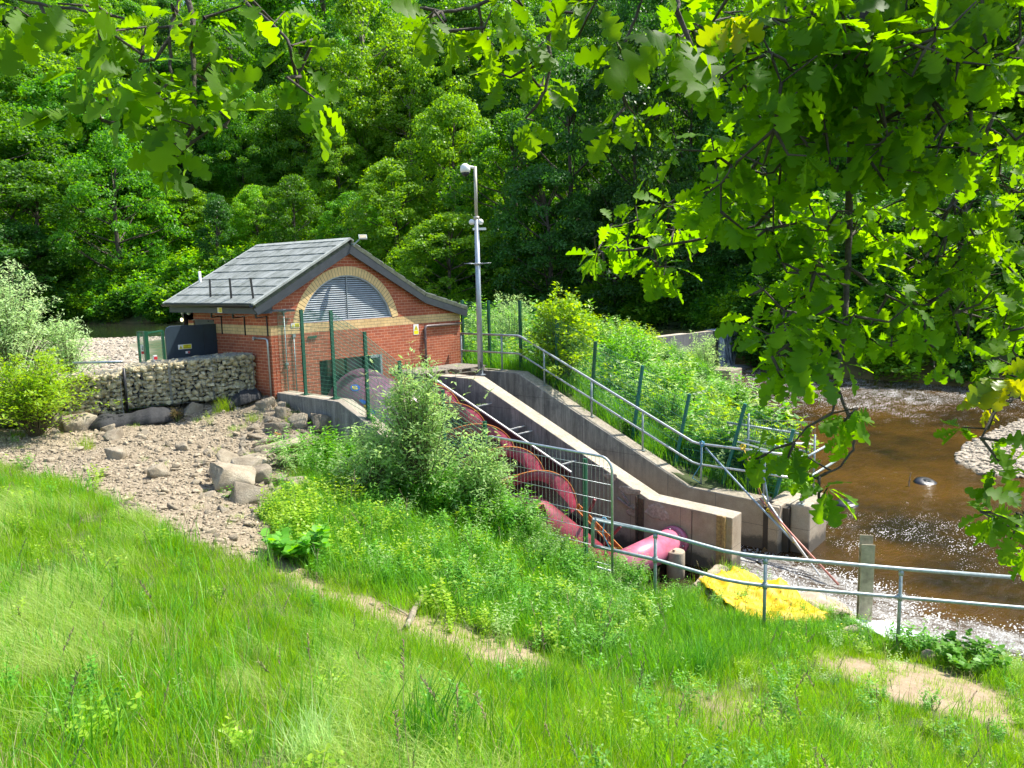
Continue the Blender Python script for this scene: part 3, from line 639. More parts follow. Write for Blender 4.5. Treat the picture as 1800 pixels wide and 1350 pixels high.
# ------------------------------------------------------------------ concrete channel walls
def chan(name):
    m, nt, b = newmat(name); P = pos(nt)
    mp = N(nt, 'ShaderNodeMapping'); nt.links.new(P, mp.inputs[0]); mp.inputs['Scale'].default_value = (5, 5, .5)
    streak = noise(nt, 1.3, 8, .75, mp.outputs[0], .3); blot = noise(nt, 1.3, 9, .75, P); fine = noise(nt, 55, 4, .8, P); fleck = noise(nt, 14, 8, .8, P)
    s3 = N(nt, 'ShaderNodeSeparateXYZ'); nt.links.new(P, s3.inputs[0])
    g = N(nt, 'ShaderNodeNewGeometry'); sn = N(nt, 'ShaderNodeSeparateXYZ'); nt.links.new(g.outputs['Normal'], sn.inputs[0])
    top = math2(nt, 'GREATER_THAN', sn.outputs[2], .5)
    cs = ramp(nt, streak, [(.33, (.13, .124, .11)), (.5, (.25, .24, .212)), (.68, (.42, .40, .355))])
    cs = mixc(nt, ramp(nt, blot, [(.5, (0, 0, 0)), (.66, (.7, .7, .7))]), cs, (.10, .10, .10))
    cs = mixc(nt, ramp(nt, fleck, [(.59, (0, 0, 0)), (.68, (.7, .7, .7))]), cs, (.47, .45, .40))
    # river-stained brown towards the lower end of the channel
    br = ramp(nt, blot, [(.3, (.27, .205, .14)), (.65, (.46, .38, .275))])
    k = math2(nt, 'ADD', math2(nt, 'MULTIPLY', s3.outputs[2], -.75), math2(nt, 'MULTIPLY', streak, .5))
    cs = mixc(nt, ramp(nt, math2(nt, 'SUBTRACT', k, 2.35), [(.25, (0, 0, 0)), (.85, (1, 1, 1))]), cs, br)
    dk = ramp(nt, math2(nt, 'ADD', math2(nt, 'MULTIPLY', s3.outputs[2], -1.2), math2(nt, 'MULTIPLY', blot, 1.1)), [(.0, (0, 0, 0)), (1, (1, 1, 1))])
    wet = ramp(nt, math2(nt, 'SUBTRACT', math2(nt, 'ADD', math2(nt, 'MULTIPLY', s3.outputs[2], -1.5), math2(nt, 'MULTIPLY', blot, 1.2)), 7.1), [(.45, (0, 0, 0)), (.62, (.8, .8, .8))])
    cs = mixc(nt, wet, cs, (.05, .045, .035))
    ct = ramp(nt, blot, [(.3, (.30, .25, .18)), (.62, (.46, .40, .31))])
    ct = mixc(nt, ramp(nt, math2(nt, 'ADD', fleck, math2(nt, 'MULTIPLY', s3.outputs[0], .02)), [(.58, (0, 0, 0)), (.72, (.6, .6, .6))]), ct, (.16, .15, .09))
    cby = N(nt, 'ShaderNodeCombineXYZ'); nt.links.new(math2(nt, 'ADD', s3.outputs[1], 40.0), cby.inputs[0]); nt.links.new(math2(nt, 'ADD', s3.outputs[2], 10.4), cby.inputs[1])
    bk = N(nt, 'ShaderNodeTexBrick'); nt.links.new(cby.outputs[0], bk.inputs['Vector']); bk.offset = 0; bk.inputs['Scale'].default_value = 1; bk.inputs['Brick Width'].default_value = 1.22; bk.inputs['Row Height'].default_value = 1.2; bk.inputs['Mortar Size'].default_value = .007; bk.inputs['Mortar Smooth'].default_value = .3
    cs = mixc(nt, math2(nt, 'MULTIPLY', bk.outputs['Fac'], .6), cs, (.06, .055, .05))
    for kk, ss in ((30, .62), (3.0, .6)):
        cs = mixc(nt, ramp(nt, noise(nt, kk, 9, .85, mp.outputs[0] if kk < 10 else P), [(ss-.02, (0,0,0)), (ss+.06, (.55,.55,.55))]), cs, (.055, .06, .045))
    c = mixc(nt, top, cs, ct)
    c = mixc(nt, 1.0, c, ramp(nt, fine, [(.3, (.72, .72, .72)), (.65, (1.12, 1.12, 1.12))]), 'MULTIPLY')
    nt.links.new(c, b.inputs['Base Color']); b.inputs['Roughness'].default_value = .9
    bump(nt, b, fine, .35, .006); return m
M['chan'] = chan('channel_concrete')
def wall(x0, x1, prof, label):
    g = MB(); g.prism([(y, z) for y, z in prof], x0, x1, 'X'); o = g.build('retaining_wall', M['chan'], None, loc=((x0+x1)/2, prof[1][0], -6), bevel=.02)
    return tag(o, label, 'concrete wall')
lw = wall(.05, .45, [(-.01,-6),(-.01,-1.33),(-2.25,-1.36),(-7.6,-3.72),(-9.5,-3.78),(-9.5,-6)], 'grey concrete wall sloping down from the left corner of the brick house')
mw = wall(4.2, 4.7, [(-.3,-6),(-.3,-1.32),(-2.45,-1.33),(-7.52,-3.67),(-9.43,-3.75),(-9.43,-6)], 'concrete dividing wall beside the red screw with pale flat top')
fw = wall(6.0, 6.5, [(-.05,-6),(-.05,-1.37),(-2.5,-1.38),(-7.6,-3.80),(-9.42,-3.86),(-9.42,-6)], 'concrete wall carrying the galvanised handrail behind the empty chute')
g = MB(); g.box((5.86,-9.80,-6),(6.5,-9.56,-3.88)); o = g.build('wall_end', M['chan'], None, bevel=.03); o.parent = fw; o.matrix_parent_inverse = fw.matrix_basis.inverted()
g = MB(); g.box((6.22,-10.35,-6),(7.5,-9.93,-3.86)); g.box((6.3,-9.93,-6),(7.3,-9.42,-3.89)); o = g.build('wall_end', M['chan'], None, bevel=.04); o.parent = fw; o.matrix_parent_inverse = fw.matrix_basis.inverted()
g = MB(); g.box((5.97,-9.56,-6),(6.5,-9.42,-3.95)); g.box((6.1,-9.93,-6),(6.3,-9.80,-3.95)); o = g.build('guide_slot', simple('dark_slot', (.05,.04,.03), .6), None); o.parent = fw; o.matrix_parent_inverse = fw.matrix_basis.inverted()  # slots filled with a flat colour darker than the wall
g = MB(); g.box((4.13,-9.30,-5.8),(4.197,-9.24,-3.74)); g.box((4.17,-9.24,-5.8),(4.197,-9.10,-3.74)); o = g.build('steel_guide', simple('rusty_guide', (.36,.25,.10), .7, 0, .5, 20), None); o.parent = mw; o.matrix_parent_inverse = mw.matrix_basis.inverted()
g = MB(); g.box((4.16,-7.40,-5.8),(4.197,-7.27,-3.68)); g.box((4.10,-7.27,-5.8),(4.197,-7.24,-3.62)); o = g.build('steel_guide', simple('dark_guide', (.10,.07,.045), .7, 0, .5, 20), None); o.parent = mw; o.matrix_parent_inverse = mw.matrix_basis.inverted()
g = MB(); g.box((4.19,-8.55,-5.8),(4.1975,-8.535,-3.75)); o = g.build('wall_joint', M['mortar'], None); o.parent = mw; o.matrix_parent_inverse = mw.matrix_basis.inverted()
def blob(mb, c, r, seed, n=22, ax=(1,1,1), nz=.25):
    R = rng(seed); ring = [(math.cos(2*math.pi*i/n), math.sin(2*math.pi*i/n)) for i in range(n)]
    rr = [1+nz*math.sin(3*6.28*i/n+seed)*.6+R.uniform(-nz, nz)*.5 for i in range(n)]
    vs = [(c[0], c[1]+a*r*q*ax[1], c[2]+b*r*q*ax[2]) for (a, b), q in zip(ring, rr)]; vs2 = [(c[0]-.012-.006*R.random(), c[1]+a*r*q*.8*ax[1], c[2]+b*r*q*.8*ax[2]) for (a, b), q in zip(ring, rr)]
    mb.add(vs+vs2+[(c[0]-.02, c[1], c[2])], [(i, (i+1) % n, n+(i+1) % n, n+i) for i in range(n)]+[(n+i, n+(i+1) % n, 2*n) for i in range(n)])
g = MB(); blob(g, (4.199,-7.72,-3.92), .24, 3, ax=(1,1.2,.8)); blob(g, (4.199,-7.02,-3.55), .16, 5, ax=(1,1.7,.6)); blob(g, (4.199,-6.55,-3.31), .11, 7, ax=(1,1.6,.8)); blob(g, (4.199,-7.12,-4.02), .14, 9)
o = g.build('chipped_patch', simple('broken_concrete', (.42,.36,.29), .95, 0, .4, 18, .8), None); o.parent = mw; o.matrix_parent_inverse = mw.matrix_basis.inverted()
g = MB(); g.beam((4.16,-6.85,-3.62),(4.16,-7.05,-3.85), .03, .05); g.beam((4.14,-6.75,-3.75),(4.16,-7.15,-3.95), .04, .04); o = g.build('bent_bracket', simple('old_angle', (.30,.25,.22), .8, 0, .4, 20), None); o.parent = mw; o.matrix_parent_inverse = mw.matrix_basis.inverted()
g = MB(); sl2 = (-3.27+2.01)/(-5.54+2.69)
def sz(y): return -1.95+ (y+2.91)*.443
# ------------------------------------------------------------------ screw turbine
S0 = np.array([2.20,-6.10,-3.90]); tl = math.atan(.50); SD = np.array([0,-math.cos(tl),-math.sin(tl)]); SU = np.array([0,-math.sin(tl),math.cos(tl)]); SX = np.array([1.,0,0])
scr = empty('screw_turbine', tuple(S0+SD*1.3), 'dark red Archimedes screw lying in the channel beside the dividing wall', 'screw turbine')
def ax_(t): return S0+SD*t
g = MB(); g.tube([ax_(-4.4), ax_(1.75)], .40, 24); rel(g.build('shaft', M['screw'], None), scr)
R1, Rh = 1.0, .40
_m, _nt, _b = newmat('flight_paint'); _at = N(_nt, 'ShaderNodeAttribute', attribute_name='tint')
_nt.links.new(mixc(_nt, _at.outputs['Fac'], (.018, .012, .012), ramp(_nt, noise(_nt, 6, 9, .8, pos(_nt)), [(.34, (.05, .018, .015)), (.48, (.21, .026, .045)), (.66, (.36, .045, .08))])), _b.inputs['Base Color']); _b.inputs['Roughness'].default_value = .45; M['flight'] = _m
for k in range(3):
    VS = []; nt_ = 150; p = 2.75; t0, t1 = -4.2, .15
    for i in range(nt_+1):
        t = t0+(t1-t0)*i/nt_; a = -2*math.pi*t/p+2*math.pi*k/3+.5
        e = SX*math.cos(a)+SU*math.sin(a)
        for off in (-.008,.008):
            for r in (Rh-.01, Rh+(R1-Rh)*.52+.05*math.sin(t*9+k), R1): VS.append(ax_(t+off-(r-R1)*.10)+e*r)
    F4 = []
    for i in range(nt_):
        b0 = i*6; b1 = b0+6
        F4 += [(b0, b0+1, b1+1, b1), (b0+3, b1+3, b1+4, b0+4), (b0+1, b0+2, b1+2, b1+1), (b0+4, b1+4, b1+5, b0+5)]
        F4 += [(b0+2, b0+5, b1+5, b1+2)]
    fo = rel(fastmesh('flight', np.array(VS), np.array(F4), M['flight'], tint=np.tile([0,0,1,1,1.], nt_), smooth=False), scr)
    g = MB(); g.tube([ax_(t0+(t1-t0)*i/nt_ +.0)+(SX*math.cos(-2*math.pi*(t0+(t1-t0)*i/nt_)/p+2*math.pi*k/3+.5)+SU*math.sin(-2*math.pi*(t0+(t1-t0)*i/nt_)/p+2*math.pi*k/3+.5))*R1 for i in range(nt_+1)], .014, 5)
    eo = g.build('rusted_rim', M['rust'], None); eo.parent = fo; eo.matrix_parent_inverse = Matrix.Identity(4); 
    # children of a rel()-parented part already sit in world space through fo.matrix_parent_inverse
tr = MB()
for i in range(18):
    a0 = math.pi+RAD(4)+(math.pi-RAD(8))*i/18; a1 = math.pi+RAD(4)+(math.pi-RAD(8))*(i+1)/18
    q = [ax_(t)+(SX*math.cos(a)+SU*math.sin(a))*r for a in (a0, a1) for r in (R1+.04, R1+.06) for t in (-4.4, 1.2)]
    tr.add(q, [(0,1,5,4),(2,6,7,3),(0,4,6,2),(1,3,7,5)])
rel(tr.build('trough', simple('dark_trough', (.035,.028,.025), .7, 0, .4, 8), None), scr)
tr = MB(); tr.add([(3.75,-1.2,sz(-1.2)),(3.75,-5.75,sz(-5.75)),(3.75,-5.75,sz(-5.75)-.9),(3.75,-1.2,sz(-1.2)-.9),(3.77,-1.2,sz(-1.2)),(3.77,-5.75,sz(-5.75)),(3.77,-5.75,sz(-5.75)-.9),(3.77,-1.2,sz(-1.2)-.9)], [(0,1,2,3),(7,6,5,4),(0,4,5,1),(1,5,6,2),(2,6,7,3),(3,7,4,0)]); rel(tr.build('splash_plate', simple('dark_red_plate', (.06,.022,.02), .7, 0, .4, 8), None), scr)
tr = MB(); tr.beam((3.74,-1.3,sz(-1.3)+.01),(3.74,-5.78,sz(-5.78)+.01), .05, .035); eg = rel(tr.build('steel_edge', M['steel'], None), scr)
for y in (-2.95,-4.0,-4.22,-5.5):
    tr = MB(); z = sz(y)+.02; tr.beam((3.75,y,z),(3.95,y-.1,z+.03), .05, .02); tr.beam((3.95,y-.1,z+.03),(4.19,y-.12,z+.03), .05, .02); rel(tr.build('wall_bracket', M['steel'], None), scr)
# purple hood over the top of the screw
hc = np.array([2.33,-.05,-2.0]); hr = 1.06; ht = math.atan(.28); HD = np.array([0,-math.cos(ht),-math.sin(ht)]); HU = np.array([0,-math.sin(ht),math.cos(ht)])
g = MB(); n = 40; vs = []
for t, r in ((0.0,hr-.10),(.0,hr),(1.6,hr),(2.6,hr*.98),(2.6,.5)):
    for i in range(n): a = 2*math.pi*i/n; vs.append(hc+HD*t+(SX*math.cos(a)+HU*math.sin(a))*r)
g.smooth = True; g.add(vs, [(j*n+i, j*n+(i+1) % n, (j+1)*n+(i+1) % n, (j+1)*n+i) for j in range(4) for i in range(n)]+[tuple(range(n))])
hd = empty('turbine_hood', (2.33,-1.2,-3.2), 'rounded purple metal hood in the wall opening behind the green mesh fence', 'machine hood')
rel(g.build('hood_shell', M['hood'], None), hd)
def hoodpt(t, a, r): return hc+HD*t+(SX*math.cos(a)+HU*math.sin(a))*r
g = MB(); 
for (tc, ac, w, h, mi) in ((.62,RAD(128),.30,.20,0),(.62,RAD(128),.20,.10,1),(1.15,RAD(140),.30,.10,0),(1.55,RAD(146),.26,.10,0)):
    g = MB(); m_ = 16; vv = [hoodpt(tc+w*math.cos(2*math.pi*i/m_)*.5, ac+(h*math.sin(2*math.pi*i/m_)*.5)/hr, hr+.004+.003*mi) for i in range(m_)]; g.add(vv+[hoodpt(tc, ac, hr+.005+.003*mi)], [(i, (i+1) % m_, m_) for i in range(m_)]); lg = rel(g.build('emblem', [M['sblue'], M['yel']][mi], None), hd)
for s, tc, ac, mt, sz_ in (('TEC', .62, 128, 'sblue', .10), ('energy', 1.35, 143, 'yel', .09)):
    a = RAD(ac); e = SX*math.cos(a)+HU*math.sin(a); tg = np.cross(e, HD); o_ = hoodpt(tc, a, hr+.012)
    Mx = Matrix(((HD[0],-tg[0]*-1,e[0],o_[0]),(HD[1],-tg[1]*-1,e[1],o_[1]),(HD[2],-tg[2]*-1,e[2],o_[2]),(0,0,0,1)))
    bpy.context.view_layer.update(); put(text(s, Mx, 0, 0, sz_, M[mt], None, z=.0), lg)
# lower bearing pipe, beam and struts, stump
pe = on(1187, 950, 'X', 4.18); ps = on(1085, 1000, 'X', 1.9)
g = MB(); g.tube([pe, pe*.94+ps*.06], .33, 32); g.tube([pe*.97+ps*.03, pe*.5+ps*.5, ps], .30, 32); pp = g.build('pipe', M['pink'], None, loc=tuple(pe)); tag(pp, 'thick faded pink pipe running into the dividing wall', 'pipe')
g = MB()
for a in range(0, 360, 45):
    g = MB(); q = pe*.9+ps*.1+np.array([0, math.cos(RAD(a)), math.sin(RAD(a))])*.31; g.tube([q, q+np.array([-.03,0,0])], .018, 6)
    o = g.build('bolt', M['galv'], None); o.parent = pp; o.matrix_parent_inverse = pp.matrix_basis.inverted()
g = MB(); a, b2 = on(1015,893,'X',2.9), on(1092,972,'X',2.9); g.beam(a, b2, .16, .03); g.beam(a+[0,0,.05], b2+[0,0,.05], .02, .12); o = g.build('steel_beam', M['rust'], None, loc=tuple(b2)); tag(o, 'rusty orange steel beam lying between the screw and the pink pipe', 'beam')
for i, (p, q) in enumerate((((1046,878),(1028,915)),((1091,925),(1052,968)))):
    g = MB(); a, b2 = on(*p, 'X', 2.4), on(*q, 'X', 2.4); g.beam(a, b2, .05, .05); o = g.build('steel_strut', M['screw'], None, loc=tuple(b2)); tag(o, ('short red steel strut standing up behind the barrier mesh', 'longer red steel strut leaning beside the rail end')[i], 'strut')
c = on(1188, 968, 'Z', -4.42); g = MB(); g.tube([c-[0,0,1.2], c-[0,0,.02], c], [.185,.185,.175], 24); g.box((c[0]-.1,c[1]-.02,c[2]),(c[0]-.06,c[1]+.03,c[2]+.05)); o = g.build('concrete_pile', M['beige'], None, loc=tuple(c-[0,0,1])); tag(o, 'round capped concrete pile standing beside the pink pipe', 'pile')

# ------------------------------------------------------------------ fences and rails
def meshpanel(mb, A, B, At, Bt, vs=.05, hs=.1, r=.0027):
    A, B, At, Bt = map(np.array, (A, B, At, Bt)); L = np.linalg.norm(B-A); n = max(2, int(L/vs))
    for i in range(n+1):
        t = i/n; mb.beam(A+(B-A)*t, At+(Bt-At)*t, r*2, r*2)
    hgt = max(np.linalg.norm(At-A), np.linalg.norm(Bt-B)); k = max(2, int(hgt/hs))
    for i in range(k+1):
        t = i/k; mb.beam(A+(At-A)*t, B+(Bt-B)*t, r*2.6, r*2.6)
def wtop(y): return -1.34 if y > -2.25 else (-1.36+.441*(y+2.25) if y > -7.6 else -3.72)
f1 = empty('mesh_fence', (.25,-2,-1.34), 'green mesh security fence standing on the sloping wall before the gable', 'fence')
PL = [(.27,.53),(-.85,.60),(-1.90,.60),(-2.98,.16),(-4.0,-.40),(-5.18,-.91),(-6.23,-1.42),(-8.44,-1.84)]
for y, z in PL:
    g = MB(); b0 = wtop(y); g.box((.215,y-.03,b0),(.275,y+.03,z)); g.box((.15,y-.09,b0-.0),(.36,y+.09,b0+.012))
    for s in range(int((z-b0)/.4)): g.box((.19,y-.015,b0+.3+s*.4),(.215,y+.015,b0+.33+s*.4))
    rel(g.build('post', M['green'], None), f1)
tz = {0:(.55,.58),1:(.58,.58),2:(.58,.14),3:(.12,-.42),4:(-.42,-.93),5:(-.95,-1.44)}
for i in range(6):
    (ya, _), (yb, _) = PL[i], PL[i+1]; g = MB(); meshpanel(g, (.20,ya,wtop(ya)+.03), (.20,yb,wtop(yb)+.03), (.20,ya,tz[i][0]), (.20,yb,tz[i][1]), .045, .09)
    rel(g.build('mesh_panel', M['wire'], None), f1)
f2 = empty('mesh_fence', (6.8,-4,-2), 'green mesh fence with leaning posts behind the galvanised handrail', 'fence')
PR = [((.18,.57),(.2,-1.5)),((-.85,.57),(-.87,-1.5)),((-2.02,.57),(-2.02,-1.5)),((-3.3,.1),(-3.25,-1.75)),((-4.53,-.5),(-4.36,-2.4)),((-5.93,-1.07),(-5.61,-3.15)),((-7.22,-1.7),(-6.81,-3.7)),((-8.63,-1.82),(-8.1,-3.9)),((-9.76,-2.31),(-9.37,-4.0))]
for i, (t, b0) in enumerate(PR):
    g = MB(); g.beam((6.8,b0[0],b0[1]),(6.8,t[0],t[1]), .07, .07, (0,1,0)); rel(g.build('post', M['green'] if i < 5 else M['teal'], None), f2)
for i in range(len(PR)-1):
    (t, b0), (t2, b2) = PR[i], PR[i+1]; g = MB(); k = .12
    if i == 6: t = (t[0]-.25, t[1]-.35)
    meshpanel(g, (6.85,b0[0],b0[1]+k), (6.85,b2[0],b2[1]+k), (6.85,t[0],t[1]-.05), (6.85,t2[0],t2[1]-.05), .05, .2, .0028 if i > 3 else .0022); rel(g.build('mesh_panel', M['wire'] if i < 4 else M['teal'], None), f2)
h1 = empty('handrail', (6.3,-4,-1.6), 'galvanised two-bar handrail following the far channel wall downhill', 'railing')
T1 = [(6.3,-.19,-.38),(6.3,-2.32,-.38),(6.3,-2.45,-.42),(6.3,-7.55,-2.76),(6.3,-7.72,-2.79),(6.3,-9.18,-2.79),(6.32,-10.2,-2.80)]
for dz, rr in ((0,.030),(-.5,.026)):
    g = MB(); g.tube([(x, y, z+dz) for x, y, z in T1], rr, 10); rel(g.build('rail', M['galv'], None), h1)
def railz(y): return float(np.interp(-y, [-p[1] for p in T1], [p[2] for p in T1]))
for y in (-.19,-1.73,-3.2,-4.71,-6.21,-7.78,-9.3,-10.15):
    b0 = -1.37 if y > -2.5 else max(-3.86, -1.38+.4745*(y+2.5)); g = MB(); g.tube([(6.3,y,b0),(6.3,y,railz(y))], .026, 10); g.box((6.24,y-.06,b0),(6.36,y+.06,b0+.012)); g.tube([(6.3,y,railz(y)-.54),(6.3,y,railz(y)-.46)], .034, 10); rel(g.build('post', M['galvd'], None), h1)
# small platform rails and white planks beyond the end of the rail
h3 = empty('platform_railing', (8.2,-9.2,-4), 'galvanised platform railing beyond the leaning green fence', 'railing')
for a, b2 in (((6.4,-10.2,-2.8),(8.2,-10.3,-2.75)),((6.35,-10.2,-3.3),(8.2,-10.3,-3.25)),((7.0,-8.1,-2.35),(7.8,-9.6,-2.6)),((6.9,-8.6,-2.7),(7.5,-9.9,-2.95))):
    g = MB(); g.tube([a, b2], .028, 8); rel(g.build('rail', M['galvd'], None), h3)
for x, y, z in ((7.1,-8.6,-2.1),(7.9,-9.9,-2.6)):
    g = MB(); g.tube([(x,y,z),(x,y,-4.3)], .026, 8); rel(g.build('post', M['galvd'], None), h3)
g = MB(); p0 = on(1300,752,'Y',-8.6); meshpanel(g, (7.3,-8.3,-3.6),(7.9,-9.9,-3.6),(7.3,-8.3,-2.3),(7.9,-9.9,-2.3), .06, .2, .003); rel(g.build('mesh_panel', M['gwire'], None), h3)
for i, (a, b2) in enumerate((((1372,778),(1425,780)),((1300,777),(1345,790)))):
    A, B_ = on(*a,'Y',-9.6), on(*b2,'Y',-9.9); g = MB(); g.beam(A, B_, .14, .03); o = g.build('plank', M['white'], None, loc=tuple(A)); tag(o, ('long white plank resting across the platform railing', 'short white plank tied on the handrail by yellow rope')[i], 'plank')
g = MB(); A, B_ = on(1325,856,'X',7.3), on(1405,851,'X',8.6); A[2] = B_[2] = -3.78; g.tube([A, (A+B_)/2+[0,0,.03], B_], .07, 12); o = g.build('hose', simple('navy_hose', (.05,.07,.13), .5), None, loc=tuple(A)); tag(o, 'dark blue hose lying on the end of the far wall', 'hose')
g = MB(); A = on(1411,868,'Y',-10.1); g.tube([(A[0],A[1],-3.86),(A[0],A[1],-3.72)], .05, 10); g.tube([(A[0],A[1],-3.72),(A[0],A[1],-3.62)], .03, 10); o = g.build('bolt_stub', M['galvd'], None, loc=(A[0],A[1],-3.86)); tag(o, 'short grey steel stub on the corner of the far wall', 'post')
# temporary barrier
br = empty('mesh_barrier', (-.1,-7.8,-3.4), 'silver tubular mesh barrier panel leaning over the screw channel', 'barrier')
TL, TR = np.array([-.1,-6.56,-1.60]), np.array([-.1,-9.18,-1.66]); dn = np.array([0,0,-1.95])
g = MB(); cr = []
for k in range(7): a = math.pi/2*k/6; cr.append(TR+np.array([0,.22-.22*math.sin(a),-.22+.22*math.cos(a)]))
cl = [TL+np.array([0,-.10+.10*math.cos(math.pi/2*k/5)*1, -.10+.10*math.sin(math.pi/2*k/5)]) for k in range(6)]
g.tube([TL+dn]+cl+cr+[TR+dn], .021, 10); g.tube([TL+dn*.97, TR+dn*.97], .018, 8); rel(g.build('frame', M['galv'], None), br)
g = MB(); n = 34
for i in range(1, n): t = i/n; g.beam(TL+(TR-TL)*t, TL+(TR-TL)*t+dn*.97, .0035, .0035)
for z in (.18,.45,.72,.99,1.26,1.53,1.8): g.tube([TL+[0,0,-z], TR+[0,0,-z]], .0055, 5)
rel(g.build('mesh_infill', M['galv'], None), br)
# foreground rail
h2 = empty('handrail', (.8,-11.4,-4.3), 'grey-green two-bar handrail along the river bank in front', 'railing')
Pn = [(-.13,-8.83,-2.72),(.23,-9.78,-2.86),(.53,-10.80,-3.05),(.66,-11.06,-3.09),(.8,-11.36,-3.11),(2.14,-12.99,-3.36),(3.01,-14.38,-3.46)]
g = MB(); g.tube([(-.13,-8.83,-3.18),(-.13,-8.83,-2.80),(-.125,-8.86,-2.74)]+Pn, .032, 10); rel(g.build('rail', M['galvd'], None), h2)
lo = [(x, y, z-.46) for x, y, z in Pn]; g = MB(); g.tube(lo[:-1]+[(3.01,-14.38,-3.93),(3.6,-15.3,-4.0)], .029, 10)
rel(g.build('rail', M['galvd'], None), h2)
for i in (1,4,5):
    x, y, z = Pn[i]; g = MB(); g.tube([(x,y,z-1.35),(x,y,z)], .027, 10); g.tube([(x,y,z-.10),(x,y,z-.03)], .038, 10); g.tube([(x,y,z-.51),(x,y,z-.41)], .038, 10); rel(g.build('post', M['galvd'], None), h2)
# CCTV pole
cp = empty('camera_pole', (4.9,-2.13,-1.33), 'tall slim grey pole with white security cameras beside the channel', 'pole')
g = MB(); g.tube([(4.9,-2.13,-1.33),(4.9,-2.13,2.78)], [.075,.06], 16); g.box((4.8,-2.23,-1.33),(5.0,-2.03,-1.31)); rel(g.build('pole', M['pole'], None), cp)
g = MB(); g.tube([(4.9,-2.13,2.78),(4.9,-2.13,4.05)], .042, 12); g.tube([(4.9,-2.13,2.72),(4.9,-2.13,2.80)], .075, 12); rel(g.build('upper_pole', M['polec'], None), cp)
g = MB(); g.tube([(4.9,-2.13,4.02),(4.72,-1.98,4.06)], .035, 8); g.tube([(4.70,-1.97,4.12),(4.70,-1.97,4.06),(4.70,-1.97,3.98),(4.70,-1.97,3.90)], [.05,.12,.13,.12], 16)
dm = rel(g.build('dome_camera', M['white'], None), cp); g = MB(); g.tube([(4.70,-1.97,3.90),(4.70,-1.97,3.84),(4.70,-1.97,3.80)], [.105,.09,.03], 16); o = g.build('camera_lens', M['black'], None); o.parent = dm; o.matrix_parent_inverse = Matrix.Identity(4)
for dx in (-.12,.10):
    q = np.array([4.9,-2.13,2.66])+Rv0*dx; g = MB(); g.tube([q+[0,0,.07], q+[0,0,.03], q-[0,0,.03], q-[0,0,.07]], [.03,.075,.08,.04], 12); rel(g.build('dome_camera', M['white'], None), cp)
q = np.array([4.9,-2.13,2.48]); g = MB(); g.beam(q-Rv0*.10, q+Rv0*.24, .08, .06); rel(g.build('junction_box', M['white'], None), cp)
g = MB()
for a in range(0, 360, 30): e = np.array([math.cos(RAD(a)), math.sin(RAD(a)), .08]); g.tube([np.array([4.9,-2.13,1.58]), np.array([4.9,-2.13,1.58])+e*.36], [.016,.003], 5)
g.tube([(4.9,-2.13,1.55),(4.9,-2.13,1.62)], .085, 12); rel(g.build('spiked_collar', M['pole'], None), cp)
g = MB(); g.tube([(4.84,-2.2,-1.33),(4.84,-2.2,-.98),(4.80,-2.2,-.96)], .014, 6); rel(g.build('earth_rod', M['black'], None), cp)
# pallets
def pallet(x, y, z, rz, label):
    e = empty('wooden_pallet', (x, y, z), label, 'pallet', rz=rz); mats = M['wood']
    g = MB()
    for k in (-.45,0,.45): g.box((k-.05,-.55,.02),(k+.05,.55,.10))
    g.build('bearer', mats, e)
    g = MB()
    for i in range(8): a = -.55+i*.14+.004*(i % 3); g.box((-.58,a,.102),(.58,a+.105,.124))
    g.build('deck_board', mats, e)
    g = MB()
    for a in (-.55,-.05,.45): g.box((-.58,a,0),(.58,a+.10,.018))
    g.build('bottom_board', mats, e)
pallet(4.05,-.72,-1.318,.06,'weathered wooden pallet against the brick gable wall'); pallet(5.28,-.98,-1.315,-.05,'weathered wooden pallet beside the grey camera pole')
# steel beam in the river
e = np.array([3.42,-12.19]); g = MB(); Mx = Matrix.Translation((e[0],e[1],-5.5)) @ Matrix.Rotation(RAD(24), 4, 'Z')
g.box((-.10,-.11,0),(-.085,.11,2.02), Mx); g.box((.085,-.11,0),(.10,.11,2.13), Mx); g.box((-.083,-.006,0),(.083,.006,1.96), Mx)
o = g.build('steel_post', simple('dull_steel_h_section', (.42,.36,.24), .7, .0, .4, 7, .3), None, loc=(e[0],e[1],-5.5)); tag(o, 'upright H-shaped steel post standing in the river behind the front handrail', 'post')
# poles and ropes
PO = [((1240,787),6.3,(1404,962),5.55,'bluep','long blue-grey pole slanting from the handrail down to the water',.022),
      ((1336,876),6.05,(1474,1028),4.75,'pinkp','pink pole bundled lowest with its tip in the white water',.022),
      ((1340,868),6.05,(1441,1012),5.0,'white','pale grey pole of the bundle beside the pink one',.018),
      ((1338,800),6.2,(1352,893),5.9,'bluep','dark upright stick tied to the end of the handrail',.02),
      ((1350,890),5.9,(1432,1000),5.2,'polec','cream pole in the middle of the tied bundle',.018)]
for (a, xa, b2, xb, mt, lb, r) in PO:
    A, B_ = on(*a,'X',xa), on(*b2,'X',xb); g = MB(); g.tube([A, (A+B_)/2+[0,0,-.02], B_], r, 8); o = g.build('boat_pole', M[mt], None, loc=tuple(B_)); tag(o, lb, 'pole', 'poles tied together over the channel outlet')
def rope(pts, mt, lb, r=.010, loc=None):
    g = MB()
    for P in pts: g.tube(P, r, 6)
    o = g.build('rope', M[mt], None, loc=tuple(pts[0][0])); tag(o, lb, 'rope')
def coil(c, r, n, seed):
    R = rng(seed); P = []
    for i in range(n*8): a = i*math.pi/4; P.append(np.array(c)+np.array([R.uniform(-.04,.04), math.cos(a)*r*R.uniform(.5,1.1), math.sin(a)*r*R.uniform(.5,1.1)]))
    return P
a, b2, c3, d4 = on(1306,785,'X',6.26), on(1337,862,'X',6.1), on(1351,897,'X',5.85), on(1396,950,'X',5.5)
